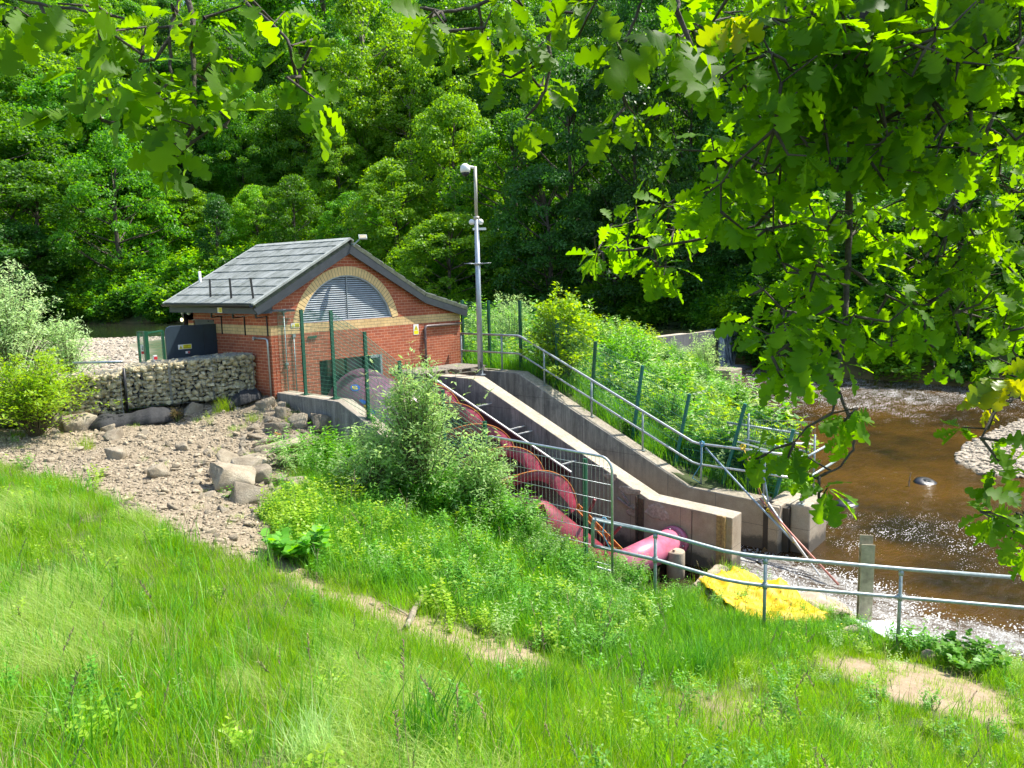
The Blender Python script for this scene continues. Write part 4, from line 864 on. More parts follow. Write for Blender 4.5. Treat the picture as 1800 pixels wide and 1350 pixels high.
rope([coil(a, .07, 3, 1), [a, (a+b2)/2+[0,0,-.03], b2, c3, d4], coil(c3, .05, 2, 2), coil(d4, .045, 2, 4)], 'ropey', 'yellow rope knotted on the handrail and round the poles')
a, b2 = on(1317,800,'X',6.2), on(1336,870,'X',6.08); rope([[a, (a+b2)/2, b2]], 'pinkp', 'salmon pink cord hanging from the handrail end', .012)
a, b2, c3 = on(1234,780,'X',6.26), on(1233,815,'X',6.24), on(1217,840,'X',6.2); rope([coil(a, .07, 2, 6), [a, b2, c3, on(1232,850,'X',6.3)]], 'ropeb', 'blue rope knotted round the handrail post', .012)
a = np.array([-.0,-8.98,-2.74]); rope([coil(a, .05, 2, 8), [a, a+[0,.05,-.25], a+[.02,-.1,-.5]]], 'ropeb', 'blue rope tied where the barrier meets the front rail', .010)
# ------------------------------------------------------------------ stones
def hull(seed, sx=1, sy=1, sz=.7, n=16, sub=0, jit=.0):
    R = rng(seed); bm = bmesh.new()
    P = R.normal(size=(n, 3)); P /= np.linalg.norm(P, axis=1)[:,None]; P *= R.uniform(.72, 1.0, (n, 1)); P = np.sign(P)*np.abs(P)**.55
    for p in P: bm.verts.new((p[0]*sx*.5, p[1]*sy*.5, p[2]*sz*.5))
    r = bmesh.ops.convex_hull(bm, input=bm.verts[:]); bmesh.ops.delete(bm, geom=[v for v in bm.verts if not v.link_faces], context='VERTS')
    bmesh.ops.bevel(bm, geom=bm.edges[:], offset=.035*min(sx, sy, sz), segments=1, affect='EDGES')
    bmesh.ops.triangulate(bm, faces=bm.faces[:])
    if sub:
        bmesh.ops.subdivide_edges(bm, edges=bm.edges[:], cuts=sub, use_grid_fill=True)
        for v in bm.verts:
            k = vnoise(v.co.x*9+v.co.z*5, v.co.y*9-v.co.z*4, seed, 1/max(sx, .2)); v.co += v.co.normalized()*float(k)*jit*min(sx, sz)
    bmesh.ops.triangulate(bm, faces=bm.faces[:]); bm.verts.index_update()
    V = np.array([v.co[:] for v in bm.verts]); F = np.array([[v.index for v in f.verts] for f in bm.faces]); bm.free(); return V, F
def rotm(ex, ey, ez):
    return np.array(Matrix.Rotation(ez, 3, 'Z') @ Matrix.Rotation(ey, 3, 'Y') @ Matrix.Rotation(ex, 3, 'X'))
def merge(items):
    """items: (V, F, tint) -> one set of arrays"""
    VV, FF, TT, n = [], [], [], 0
    for V, F, t in items: VV.append(V); FF.append(F+n); TT.append(np.full(len(F), t)); n += len(V)
    return np.concatenate(VV), np.concatenate(FF), np.concatenate(TT)
HS = [hull(100+i, 1, R_[0], R_[1], 13) for i, R_ in enumerate([(.8,.6),(.7,.5),(.9,.75),(.6,.45),(.85,.6),(.7,.7),(1,.5),(.75,.4)])]
def gabion(A, B, ztA, ztB, zbA, zbB, depth, seed, label):
    A = np.array(A, float); B = np.array(B, float); L = np.linalg.norm(B-A); d = (B-A)/L; nrm = np.array([-d[1], d[0]])
    if nrm@(np.array([0,1.])) < 0: nrm = -nrm
    R = rng(seed); root = empty('gabion_basket', ((A[0]+B[0])/2, (A[1]+B[1])/2, zbA), label, 'gabion', 'stone-filled wire gabion baskets in a row beside the house'); it = []
    def P(s, o, z): q = A+d*s*L+nrm*o; return np.array([q[0], q[1], z])
    def zt(s): return ztA+(ztB-ztA)*s
    def zb(s): return zbA+(zbB-zbA)*s
    st = .118
    def drop(c, s): 
        V, F = HS[R.integers(8)]; it.append((V*s@rotm(*R.uniform(-.6,.6,2), R.uniform(0,6.3)).T+c, F, R.random()))
    for layer in (0, 1):
        for i in range(int(L/st)+1):
            for j in range(int((zt(0)-zb(0))/(st*.82))+1):
                s = np.clip((i+R.uniform(-.4,.4)+.5*(j % 2))*st/L, .02, .98); z = zb(s)+.05+j*st*.82+R.uniform(-.02,.02)
                if z > zt(s)-.04: continue
                drop(P(s, .05+layer*.09+R.uniform(-.015,.015), z), R.uniform(.12,.23))
    for i in range(int(L/st)+1):
        for j in range(int(depth/st)+1):
            s = np.clip((i+R.uniform(-.4,.4))*st/L, .02, .98); drop(P(s, .05+j*st+R.uniform(-.03,.03), zt(s)-.045+R.uniform(-.02,.015)), R.uniform(.12,.22))
    for e in (0.02, .98):
        for j in range(int(depth/st)):
            for k in range(int((zt(e)-zb(e))/(st*.85))): drop(P(e, .1+j*st+R.uniform(-.03,.03), zb(e)+.05+k*st*.85), R.uniform(.12,.2))
    V, F, T = merge(it); rel(fastmesh('stones', V, F, M['gabst'], tint=T), root)
    g = MB(); q = [P(s, o, z) for s in (.05,.95) for o in (.14, depth-.1) for z in (zb(s), zt(s)-.12)]; g.add(q, [(0,1,3,2),(4,6,7,5),(0,4,5,1),(2,3,7,6),(1,5,7,3),(0,2,6,4)]); rel(g.build('gap_shade_core', M['dark']), root)  # near-black box inside the stones paints the shade in their gaps
    g = MB(); r = .004; nx = int(L/.076); nz = int((zt(0)-zb(0))/.076)
    for i in range(nx+1): s = i/nx; g.beam(P(s,-.012,zb(s)), P(s,-.012,zt(s)+.01), r, r); g.beam(P(s,-.012,zt(s)+.012), P(s,depth,zt(s)+.012), r, r)
    for k in range(nz+1): f = k/nz; g.beam(P(0,-.012,zb(0)*(1-f)+zt(0)*f), P(1,-.012,zb(1)*(1-f)+zt(1)*f), r, r)
    for j in range(int(depth/.076)): g.beam(P(0,j*.076,zt(0)+.012), P(1,j*.076,zt(1)+.012), r, r)
    for s in (0,1): g.beam(P(s,-.012,zb(s)), P(s,-.012,zt(s)), .012, .012)
    rel(g.build('wire_mesh', M['gwire']), root)
ga, gb = np.array([-.10,.60]), np.array([-2.46,1.99]); gc = np.array([-2.54,2.0]); ge = np.array([-6.2,3.95])
def lerp(a, b, t): return a+(b-a)*t
for i in range(3):
    gabion(lerp(gb, ga, i/3), lerp(gb, ga, (i+1)/3-.01), -.60+.055*i, -.60+.055*(i+1), -1.52+.03*i, -1.52+.03*(i+1), 1.0, 50+i,
           ('gabion basket of tan stones just right of the dark gap in the row', 'middle gabion basket below the opened slate-blue door', 'gabion basket butting against the brick corner of the house')[i])
for i in range(3):
    gabion(lerp(ge, gc, i/3), lerp(ge, gc, (i+1)/3-.01), -.80+.03*i, -.80+.03*(i+1), -1.72+.03*i, -1.72+.03*(i+1), 1.0, 60+i,
           ('farthest left gabion basket, hidden behind the leafy shrub', 'gabion basket half covered by the green shrub', 'lower gabion basket just left of the dark gap in the row')[i])
g = MB(); g.tube([(-2.50,1.97,-1.6),(-2.50,1.97,-.60)], .028, 8); o = g.build('fence_stake', M['black'], None, loc=(-2.5,1.97,-1.6)); tag(o, 'black stake standing in the gap between two gabion baskets', 'stake')
# drainage mat bulging below the baskets
def mat_roll(P, r, seed, label, n=22):
    P = [np.array(p, float) for p in P]; R = rng(seed); VS = []; m = 40
    for i in range(m+1):
        t = i/m*(len(P)-1); k = min(int(t), len(P)-2); c = P[k]+(P[k+1]-P[k])*(t-k); d = P[k+1]-P[k]; d = d/np.linalg.norm(d); nn = np.array([-d[1], d[0], 0]); w = 1.25*r*(1+.12*math.sin(i*.28+seed)+.03*math.sin(i*1.1))*(min(1, .45+min(i, m-i)*.12))
        for j in range(n+1): a = math.pi*j/n; rip = 1+.035*math.sin(j*2.9+i*.15); VS.append(c+nn*math.cos(a)*w*1.6*rip+np.array([0,0,math.sin(a)*w*rip-.06]))
    q = [(i*(n+1)+j, i*(n+1)+j+1, (i+1)*(n+1)+j+1, (i+1)*(n+1)+j) for i in range(m) for j in range(n)]
    c0 = P[0]; o = fastmesh('drainage_mat', np.array(VS)-c0, np.array(q), M['fabric'], smooth=True, loc=tuple(c0)); tag(o, label, 'drainage mat')
def gp(u, v, dz=0): q = G(u, v); return (q[0], q[1], q[2]+dz)
def near_gab(t, off, dz): q = gb+(ga-gb)*t; dd = (ga-gb)/np.linalg.norm(ga-gb); nn = np.array([dd[1], -dd[0]]); nn = -nn if nn[1] > 0 else nn; q = q+nn*off; return (q[0], q[1], H1(q[0], q[1])+dz)
mat_roll([near_gab(-.28,.34,.02), near_gab(-.02,.30,.03), near_gab(.22,.30,.05), near_gab(.42,.28,.03)], .21, 1, 'long black ribbed drainage mat bulging below the gabion gap')
mat_roll([near_gab(.74,.26,.05), near_gab(.88,.28,.10), near_gab(1.03,.22,.10)], .19, 2, 'short black drainage mat between the last gabion and the concrete wall')
# boulders
BL = [(41,750,.34,'squarish brown boulder at the far left foot of the gabions'),(65,749,.34,'second brown boulder from the left edge under the shrub'),(93,747,.42,'broad brown boulder under the shrub, right of the two squarish ones'),
 (98,760,.18,'small orange-brown stone tucked under the row of brown boulders'),(138,752,.62,'large pale wedge-shaped boulder left of the black drainage mat'),(192,757,.28,'low tan stone at the foot of the black drainage mat'),
 (204,770,.46,'flat pale boulder lying in front of the black drainage mat'),(200,804,.36,'lone tan stone on the open gravel below the mat'),(338,724,.42,'long pinkish stone beside the purple-flowered plant'),
 (279,836,.34,'tan wedge stone half sunk in the gravel near the lawn'),(322,789,.26,'flat tan stone in the middle of the gravel slope'),(466,714,.40,'pale flat-topped boulder below the brick corner'),
 (495,716,.25,'upright pale stone leaning on the concrete wall end'),(492,731,.34,'rounded pale boulder just below the upright stone'),(524,746,.36,'brown blocky boulder touching the concrete wall foot'),
 (574,752,.52,'big pale boulder standing tallest against the concrete wall'),(604,780,.32,'buff boulder squeezed between concrete wall and nettles'),(634,786,.26,'small buff stone at the wall foot beside the large bush'),
 (490,760,.38,'dark brown boulder with shadowed hollow above the brick piece'),(514,782,.42,'dark grey cracked boulder in the middle of the pile'),(489,797,.62,'long flat sandstone slab lying across the boulder pile'),
 (466,806,.28,'dark wedge stone under the left end of the long slab'),(501,816,.36,'smooth buff stone right under the long slab'),(480,818,.2,'small dark stone filling the gap under the slab'),
 (532,789,.36,'angular buff boulder left of the nettle clump'),(558,814,.44,'rounded boulder below the nettle clump'),(438,822,.48,'broad tilted slab at the left of the pile'),
 (398,812,.40,'flat boulder nearest the open gravel left of the pile'),(391,834,.30,'small buff stone on the gravel beside the pile'),(444,846,.54,'tall dark-faced boulder at the lower edge of the pile'),
 (403,854,.56,'large pale boulder at the lower left corner of the pile'),(428,878,.46,'lowest boulder of the pile, beside the gravel track'),(486,848,.26,'small buff stone right of the tall dark-faced boulder'),
 (526,860,.36,'buff boulder half buried in the yellow-green weeds'),(464,781,.32,'brown boulder behind the left end of the slab'),(448,770,.24,'small tan stone above the slab at the gravel edge'),(552,838,.28,'grey stone among weeds under the rounded boulder')]
for i, (u, v, s, lb) in enumerate(BL):
    q = G(u, v+2); R = rng(300+i); s *= 1.5 if u > 384 and v > 740 else 1.25; V, F = hull(300+i, s*R.uniform(.95,1.15), s*R.uniform(.65,.9), s*R.uniform(.6,.85), 11, 2, .035)
    if 'upright' in lb: V = V[:, [2,1,0]]
    if 'slab' in lb: V = V*np.array([1.1,.8,.55])
    o = fastmesh('boulder', V, F, M['boulder'], loc=(q[0], q[1], q[2]+s*.13)); o.rotation_euler = (R.uniform(-.25,.25), R.uniform(-.3,.3), R.uniform(-.7,.2)); tag(o, lb, 'boulder', 'boulders lying on the gravel slope')
q = G(490, 775); V, F = hull(7, .17, .11, .10, 18); o = fastmesh('brick_piece', V, F, simple('broken_brick', (.5,.17,.07), .9, 0, .3, 30, .4), loc=(q[0], q[1], q[2]+.16)); tag(o, 'rounded orange piece of brick lying on the boulder pile', 'brick')
# ------------------------------------------------------------------ instancing for uncountable stuff
def scatter(name, P, rot, scl, idx, sources, label=None, kind='stuff'):
    col = bpy.data.collections.new(name+'_source')
    for i, s in enumerate(sources):
        s.name = '%s_%02d' % (name, i); col.objects.link(s)
    me = bpy.data.meshes.new(name); me.vertices.add(len(P)); me.vertices.foreach_set('co', np.asarray(P, np.float32).ravel())
    for nm, ty, key, val in (('rot','FLOAT_VECTOR','vector',rot),('scl','FLOAT','value',scl),('idx','INT','value',idx)):
        a = me.attributes.new(nm, ty, 'POINT'); a.data.foreach_set(key, np.asarray(val, np.int32 if ty == 'INT' else np.float32).ravel())
    o = bpy.data.objects.new(name, me); link(o)
    ng = bpy.data.node_groups.new(name, 'GeometryNodeTree'); ng.interface.new_socket('Geometry', in_out='INPUT', socket_type='NodeSocketGeometry'); ng.interface.new_socket('Geometry', in_out='OUTPUT', socket_type='NodeSocketGeometry')
    n = ng.nodes; L = ng.links; gi = n.new('NodeGroupInput'); go = n.new('NodeGroupOutput'); ip = n.new('GeometryNodeInstanceOnPoints'); ci = n.new('GeometryNodeCollectionInfo')
    ci.inputs['Collection'].default_value = col; ci.inputs['Separate Children'].default_value = True; ci.inputs['Reset Children'].default_value = True
    def at(nm, ty): a = n.new('GeometryNodeInputNamedAttribute'); a.data_type = ty; a.inputs['Name'].default_value = nm; return a.outputs[0]
    L.new(gi.outputs[0], ip.inputs['Points']); L.new(ci.outputs[0], ip.inputs['Instance']); ip.inputs['Pick Instance'].default_value = True
    L.new(at('idx','INT'), ip.inputs['Instance Index']); e = n.new('FunctionNodeEulerToRotation'); L.new(at('rot','FLOAT_VECTOR'), e.inputs[0]); L.new(e.outputs[0], ip.inputs['Rotation']); L.new(at('scl','FLOAT'), ip.inputs['Scale'])
    L.new(ip.outputs[0], go.inputs[0]); md = o.modifiers.new('scatter', 'NODES'); md.node_group = ng
    tag(o, label, None, None, kind); return o
def source(V, F, mat, tint=None, smooth=False):
    o = fastmesh('src', V, F, mat, tint=tint, smooth=smooth); C.objects.unlink(o); return o
def inframe(P, m=60):
    d = np.asarray(P)-CAM; z = d@Fv; u = 900+FPX*(d@Rv)/z; v = 675-FPX*(d@Uv)/z; return (z > .5) & (u > -m) & (u < 1800+m) & (v > -m) & (v < 1350+m*2), u, v, z
def sample(xlo, xhi, ylo, yhi, dens, seed):
    R = rng(seed); n = int((xhi-xlo)*(yhi-ylo)*dens); x = R.uniform(xlo, xhi, n); y = R.uniform(ylo, yhi, n); z = H(x, y); return x, y, z, R
# gravel pebbles
x, y, z, R = sample(-8.5, .1, -10, 4, 420, 1); gm = gmask(x, y); pm = pmask(x, y); ok = (R.random(len(x)) < np.maximum(gm, pm*.10)) & inframe(np.stack([x, y, z], -1))[0]
x, y, z = x[ok], y[ok], z[ok]; n = len(x); sc = .018+.05*R.random(n)**3.5; big = R.random(n) < .012; sc[big] = R.uniform(.08,.16,big.sum())
srcs = [source(V, F, M['pebble'], np.full(len(F), .15+.1*i)) for i, (V, F) in enumerate(HS)]
scatter('gravel', np.stack([x, y, z+sc*.1], -1), np.stack([R.uniform(-.4,.4,n), R.uniform(-.4,.4,n), R.uniform(0,6.3,n)], -1), sc*1.35, R.integers(0,8,n), srcs, 'loose pinkish gravel and pebbles on the slope')
# broken rubble round the boulder pile
x, y, z, R = sample(-5.5, .1, -6.5, 2.5, 60, 9); pile = GP([(380,800),(470,735),(530,735),(640,790),(620,850),(520,860),(470,890),(385,870)]); k = (R.random(len(x)) < np.clip(.75-sdist(x, y, pile)/.5, .02, .95)) & (gmask(x, y) > .1) & (x < -.05); x, y, z = x[k], y[k], z[k]; n = len(x)
srcs = [source(V, F, M['boulder'], np.full(len(F), .05*i)) for i, (V, F) in enumerate([hull(900+i, 1, .8, .65, 10) for i in range(6)])]
scatter('rubble', np.stack([x, y, z], -1), np.stack([R.uniform(-.7,.7,n), R.uniform(-.7,.7,n), R.uniform(0,6.3,n)], -1), .07+.27*R.random(n)**2, R.integers(0,6,n), srcs, 'angular tan rubble filled in between the boulders')
# cobbles on the beach and river bar
x, y, z, R = sample(-12, 16, 8, 43, 26, 2); bm_ = sdist(x, y, [(-30,14),(-8,7.5),(-2,6.5),(2,9),(8,24),(15,33),(15.5,38),(8,43),(-30,60)]) < -.2
x2, y2, z2, R2 = sample(13, 30, -18, -10, 75, 3); b2_ = sdist(x2, y2, BAR) < -.05
x, y, z = np.concatenate([x[bm_], x2[b2_]]), np.concatenate([y[bm_], y2[b2_]]), np.concatenate([z[bm_], z2[b2_]]); n = len(x)
scatter('cobbles', np.stack([x, y, z], -1), np.stack([R.uniform(-.3,.3,n), R.uniform(-.3,.3,n), R.uniform(0,6.3,n)], -1), R.uniform(.09,.30,n)*.9, R.integers(0,8,n), [source(V, F, M['beach'], np.full(len(F), .2+.1*i)) for i, (V, F) in enumerate(HS)], 'pale river cobbles on the beach and the bar')

# ------------------------------------------------------------------ cloth on the bank
def cloth(name, poly, zoff, amp, mat, label, cat, seed, step=.035, wv=6):
    P = np.array(poly); lo, hi = P.min(0)-.1, P.max(0)+.1; ax = np.arange(lo[0], hi[0], step); ay = np.arange(lo[1], hi[1], step); X, Y = np.meshgrid(ax, ay, indexing='ij')
    s = sdist(X, Y, poly)+.05*vnoise(X, Y, seed, 3); keep = s < 0; base = np.maximum(H(X, Y), RIVZ-.02)
    r1 = np.abs(np.sin(X*wv+1.7*Y+1.5*vnoise(X, Y, seed, .9))); r2 = np.abs(np.sin(Y*wv*.8-1.3*X+1.8*vnoise(X, Y, seed+1, 1.1)))
    Z = base+zoff+amp*(.9*(1-r1)**2+.7*(1-r2)**2+.5*vnoise(X, Y, seed+2, 2.2)+.5)-np.clip(.12+s, 0, .12)*.5
    n = len(ay); i, j = np.meshgrid(np.arange(len(ax)-1), np.arange(n-1), indexing='ij'); k = i*n+j; ok = keep[:-1,:-1] & keep[1:,:-1] & keep[1:,1:] & keep[:-1,1:]; k = k[ok]
    F = np.stack([k, k+n, k+n+1, k+1], -1); used = np.unique(F); mp = np.full(X.size, -1); mp[used] = np.arange(len(used)); V = np.stack([X, Y, Z], -1).reshape(-1, 3)[used]; c0 = V.mean(0)
    o = fastmesh(name, V-c0, mp[F], mat, smooth=True, loc=tuple(c0)); sd = o.modifiers.new('thick', 'SOLIDIFY'); sd.thickness = .008; tag(o, label, cat); return o
def onz(pts, z): return [tuple(on(u, v, 'Z', z)[:2]) for u, v in pts]
cloth('canvas_sheet', onz([(1205,1045),(1270,1018),(1330,1005),(1372,1018),(1400,1040),(1470,1040),(1512,1075),(1500,1100),(1420,1100),(1330,1118),(1270,1085)], -4.82), .03, .05, M['beige'], 'muddy beige canvas spread under the yellow tarpaulin', 'canvas', 3)
cloth('tarpaulin', onz([(1225,1046),(1290,1022),(1345,1010),(1398,1026),(1402,1048),(1466,1080),(1460,1095),(1400,1100),(1330,1102),(1296,1086),(1250,1068)], -4.74), .12, .10, M['tarp'], 'crumpled bright yellow tarpaulin on the river bank', 'tarpaulin', 5, wv=3.9)
cloth('canvas_sheet', onz([(1385,1036),(1432,1028),(1480,1048),(1500,1070),(1450,1078),(1410,1062)], -4.78), .10, .05, M['beige'], 'smaller wet beige canvas beside the white water', 'canvas', 8)
cloth('plastic_sheet', onz([(1470,1100),(1515,1078),(1560,1084),(1625,1104),(1600,1116),(1540,1116)], -4.80), .08, .05, M['sheet'], 'white plastic sheet among grass by the front handrail', 'plastic sheet', 11)
# driftwood
def stick(pts, rs, mat, label, cat, name, nn=10, wob=.01, seed=0):
    R = rng(seed); g = MB(); Q = []; RR = []
    for i in range(len(pts)-1):
        for k in range(6): t = k/6; Q.append(np.array(pts[i])*(1-t)+np.array(pts[i+1])*t+R.uniform(-wob, wob, 3)); RR.append((rs[i]*(1-t)+rs[i+1]*t)*R.uniform(.92,1.08))
    Q.append(np.array(pts[-1])); RR.append(rs[-1]); g.tube(Q, RR, nn); o = g.build(name, mat, None, loc=tuple(Q[0])); tag(o, label, cat)
stick([gp(1430,1132,.10), gp(1500,1126,.19), gp(1565,1106,.24)], [.04,.075,.05], M['log'], 'bent driftwood log lying in grass below the white sheet', 'log', 'driftwood_log', wob=.02, seed=1)
stick([gp(1630,1165,.08), gp(1662,1145,.20), gp(1702,1118,.34), gp(1730,1112,.36)], [.12,.14,.11,.05], M['log'], 'thick broken driftwood stump on the bank in the corner', 'log', 'driftwood_log', wob=.02, seed=2)
stick([gp(715,1108,.04), gp(733,1072,.05), gp(752,1040,.07)], [.035,.04,.03], M['log'], 'pale dead branch lying across the dirt path', 'branch', 'fallen_branch', wob=.008, seed=3)
stick([gp(672,1063,.03), gp(705,1078,.03), gp(722,1088,.03)], [.008,.012,.008], M['log'], 'thin pale twig on the dirt path beside the dead branch', 'twig', 'fallen_branch', 6, seed=4)
stick([gp(1692,1172,.05), gp(1712,1196,.03)], [.012,.018], M['log'], 'short dry stick on the bare earth at the right', 'stick', 'fallen_branch', 6, seed=5)
stick([gp(1780,1105,.5), gp(1800,1090,.6), gp(1830,1080,.6)], [.05,.06,.05], M['log'], 'grey driftwood end poking over the bank at the right edge', 'log', 'driftwood_log', seed=6)
# half sunk tyres and a stick in the river
for c, r, tl_, lb in (((13.7,-11.3),.30,.30,'black tyre showing above the brown water with a white shine'),((10.45,-10.0),.30,.10,'nearly submerged black tyre in the foamy water')):
    g = MB(); n, m_ = 40, 12; Mx = Matrix.Translation((c[0],c[1],float(river_z(*c))-.05+.0)) @ Matrix.Rotation(RAD(-40), 4, 'Z') @ Matrix.Rotation(tl_, 4, 'X'); vs = []
    for i in range(n):
        a = 2*math.pi*i/n; e = Vector((math.cos(a), math.sin(a), 0))
        for j in range(m_): b2 = 2*math.pi*j/m_; vs.append(Mx @ (e*(r-.17+.20*math.cos(b2)*(1+.06*((i % 2) and math.cos(b2) > .5)))+Vector((0,0,.13*math.sin(b2)))))
    g.smooth = True; g.add(vs, [(i*m_+j, ((i+1) % n)*m_+j, ((i+1) % n)*m_+(j+1) % m_, i*m_+(j+1) % m_) for i in range(n) for j in range(m_)]); o = g.build('tyre', M['rubber'], None, loc=(c[0],c[1],-4.9)); tag(o, lb, 'tyre')
P0 = on(1600,856,'Z',-4.9); stick([P0-[0,0,.3], P0+[0,.03,.15], P0+[.03,0,.42]], [.02,.018,.012], M['log'], 'crooked thin stick standing out of the river beside the tyre', 'stick', 'river_stick', 6, seed=9)
# gate, tube and bits behind the gabions
gt = empty('mesh_gate', (-1,6.6,-1.5), 'small green mesh gate on the stony beach left of the blue door', 'gate')
d0 = 24.0; ps = [D(242,583,d0), D(255,583,d0-.7), D(285,581,d0+.3)]
for p, w in zip(ps, (.06,.11,.07)):
    g = MB(); g.box((p[0]-w/2,p[1]-w/2,-1.75),(p[0]+w/2,p[1]+w/2,p[2])); rel(g.build('post', M['green'], None), gt)
g = MB(); g.beam(ps[1]+[0,0,-.06], ps[2]+[0,0,.0], .045, .045); g.beam(ps[0], ps[1], .03, .03); rel(g.build('rail', M['green'], None), gt)
for a, b2 in ((0,1),(1,2)):
    g = MB(); A, B_ = ps[a].copy(), ps[b2].copy(); meshpanel(g, (A[0],A[1],-1.6), (B_[0],B_[1],-1.6), tuple(A), tuple(B_), .05, .1, .0018); rel(g.build('mesh_panel', M['wire'], None), gt)
s_, Mx = signmesh(tuple((ps[0]+ps[1])/2+np.array([-.03,-.05,-.55])), tuple(Rv0), (0,0,1), .12, .30, [('rect','white',0,0,1,1),('rect','sred',.1,.05,.9,.32),('rect','sblack',.3,.5,.7,.56),('rect','sblack',.3,.62,.6,.68),('rect','sblack',.4,.75,.7,.81)], None); rel(s_, gt)
g = MB(); a, b2 = D(128,638,19.5), D(215,636,19.0); g.tube([a, b2], .03, 8); o = g.build('scaffold_tube', M['galv'], None, loc=tuple(a)); tag(o, 'grey scaffold tube lying behind the gabions beside the willow shrub', 'tube')
q = on(273,634,'Z',-.57); g = MB(); g.box((q[0]-.04,q[1]-.03,-.60),(q[0]+.04,q[1]+.03,-.44)); g.mi = 1; g.box((q[0]-.042,q[1]-.033,-.54),(q[0]+.042,q[1]-.03,-.47)); o = g.build('carton', [M['white'], M['sred']], None, loc=(q[0],q[1],-.6)); tag(o, 'little red and white carton standing on top of the gabions', 'carton')
# stone pier by the weir
pp_ = D(1208,640,40.5); pq = D(1276,640,39.5); g = MB(); g.box((pp_[0],pq[1]-.4,-4.9),(pq[0]+1.2,pp_[1],-3.72)); o = g.build('stone_pier', M['chan'], None, loc=(pq[0],pq[1],-4.9), bevel=.05); tag(o, 'square weedy stone pier just downstream of the waterfall', 'pier')
# ------------------------------------------------------------------ foliage building blocks
LEAF = (np.array([(0,0,0),(.42,.24,.02),(.42,-.24,.02),(.45,0,-.05),(1,0,-.12)]), np.array([(0,3,1),(0,2,3),(1,3,4),(3,2,4)]))
NARROW = (np.array([(0,0,0),(.35,.12,.01),(.35,-.12,.01),(.4,0,-.03),(1,0,-.22)]), np.array([(0,3,1),(0,2,3),(1,3,4),(3,2,4)]))
KITE = (np.array([(0,0,0),(.45,.36,.06),(1,0,-.12),(.45,-.36,.06)]), np.array([(0,3,2,1)]))
ROUND = (np.array([(0,0,0),(.15,.36,.03),(.6,.46,.0),(1,.12,-.08),(1,-.12,-.08),(.6,-.46,0),(.15,-.36,.03),(.5,0,-.06)]), np.array([(7,0,1),(7,1,2),(7,2,3),(7,3,4),(7,4,5),(7,5,6),(7,6,0)]))
def oakleaf():
    o = [(0,.004),(.10,.012),(.16,.07),(.21,.075),(.26,.035),(.33,.15),(.39,.16),(.44,.07),(.52,.25),(.59,.26),(.64,.11),(.71,.28),(.78,.27),(.83,.14),(.90,.18),(.97,.10),(1,.02)]
    V = []; 
    for x, y in o:
        z = -.22*x*x; V += [(x, y*1.15, z+abs(y)*.30+.02*math.sin(x*19)), (x, 0, z), (x, -y*1.15, z+abs(y)*.30-.02*math.sin(x*17))]
    F = []
    for i in range(len(o)-1): a = i*3; F += [(a, a+1, a+4, a+3), (a+1, a+2, a+5, a+4)]
    return np.array(V), np.array(F)
OAK = oakleaf()
OAK2 = (OAK[0]*np.array([1,.92,1])+np.stack([0*OAK[0][:,0], .05*np.sin(OAK[0][:,0]*4), -.22*OAK[0][:,0]**2-.30*np.abs(OAK[0][:,1])], -1), OAK[1])
OAK3 = (OAK[0]*np.array([1,.8,1])+np.stack([0*OAK[0][:,0], -.08*OAK[0][:,0]**2, .25*OAK[0][:,0]**2+.35*np.abs(OAK[0][:,1])], -1), OAK[1])
def norm(a): return a/np.maximum(np.linalg.norm(a, axis=-1, keepdims=True), 1e-9)
def place(T, P, dx, up, s, wid=None):
    V, F = T; dx = norm(dx); y = norm(np.cross(up, dx)); z = np.cross(dx, y); s = np.asarray(s)[:,None,None]
    w = np.ones(len(P)) if wid is None else wid
    O = P[:,None,:]+s*(V[None,:,0,None]*dx[:,None,:]+V[None,:,1,None]*w[:,None,None]*y[:,None,:]+V[None,:,2,None]*z[:,None,:])
    FF = F[None]+(np.arange(len(P))*len(V))[:,None,None]; return O.reshape(-1, 3), FF.reshape(-1, F.shape[1]), len(F)
def leaves(T, P, dx, up, s, tint, wid=None):
    V, F, k = place(T, P, dx, up, s, wid); return V, F, np.repeat(tint, k)
def cat(L):
    VV, FF, TT, n = [], [], [], 0
    for V, F, t in L: VV.append(V); FF.append(F+n); TT.append(t); n += len(V)
    return np.concatenate(VV), np.concatenate(FF), np.concatenate(TT)
# grass blades ---------------------------------------------------------
def blades(seed, n, h, spread, width, lean, wind=(0,0), tintr=(0,1)):
    R = rng(seed); b = np.stack([R.normal(0, spread, n), R.normal(0, spread, n), np.zeros(n)-.02], -1); a = R.uniform(0, 6.3, n); L = h*R.uniform(.45,1.1,n)
    ld = np.stack([np.cos(a), np.sin(a), 0*a], -1)*(lean*R.uniform(.2,1.3,n))[:,None]+np.array([wind[0], wind[1], 0]); side = np.stack([-np.sin(a+.4), np.cos(a+.4), 0*a], -1); VS = []
    for t, w in ((0,1),(.35,.9),(.7,.6),(1,0.06)):
        c = b+np.array([0,0,1])*(L*(t-.22*t*t*np.minimum(1.6, np.linalg.norm(ld,axis=1))))[:,None]+ld*(L*t*t)[:,None]; VS += [c-side*(width*w/2), c+side*(width*w/2)]
    V = np.stack(VS, 1); F = np.array([(0,1,3,2),(2,3,5,4),(4,5,7,6)]); FF = F[None]+(np.arange(n)*8)[:,None,None]
    return V.reshape(-1, 3), FF.reshape(-1, 4), np.repeat(R.uniform(*tintr, n), 3)
def grass_src(mat, *a, **k): V, F, T = blades(*a, **k); return source(V, F, M[mat], T)
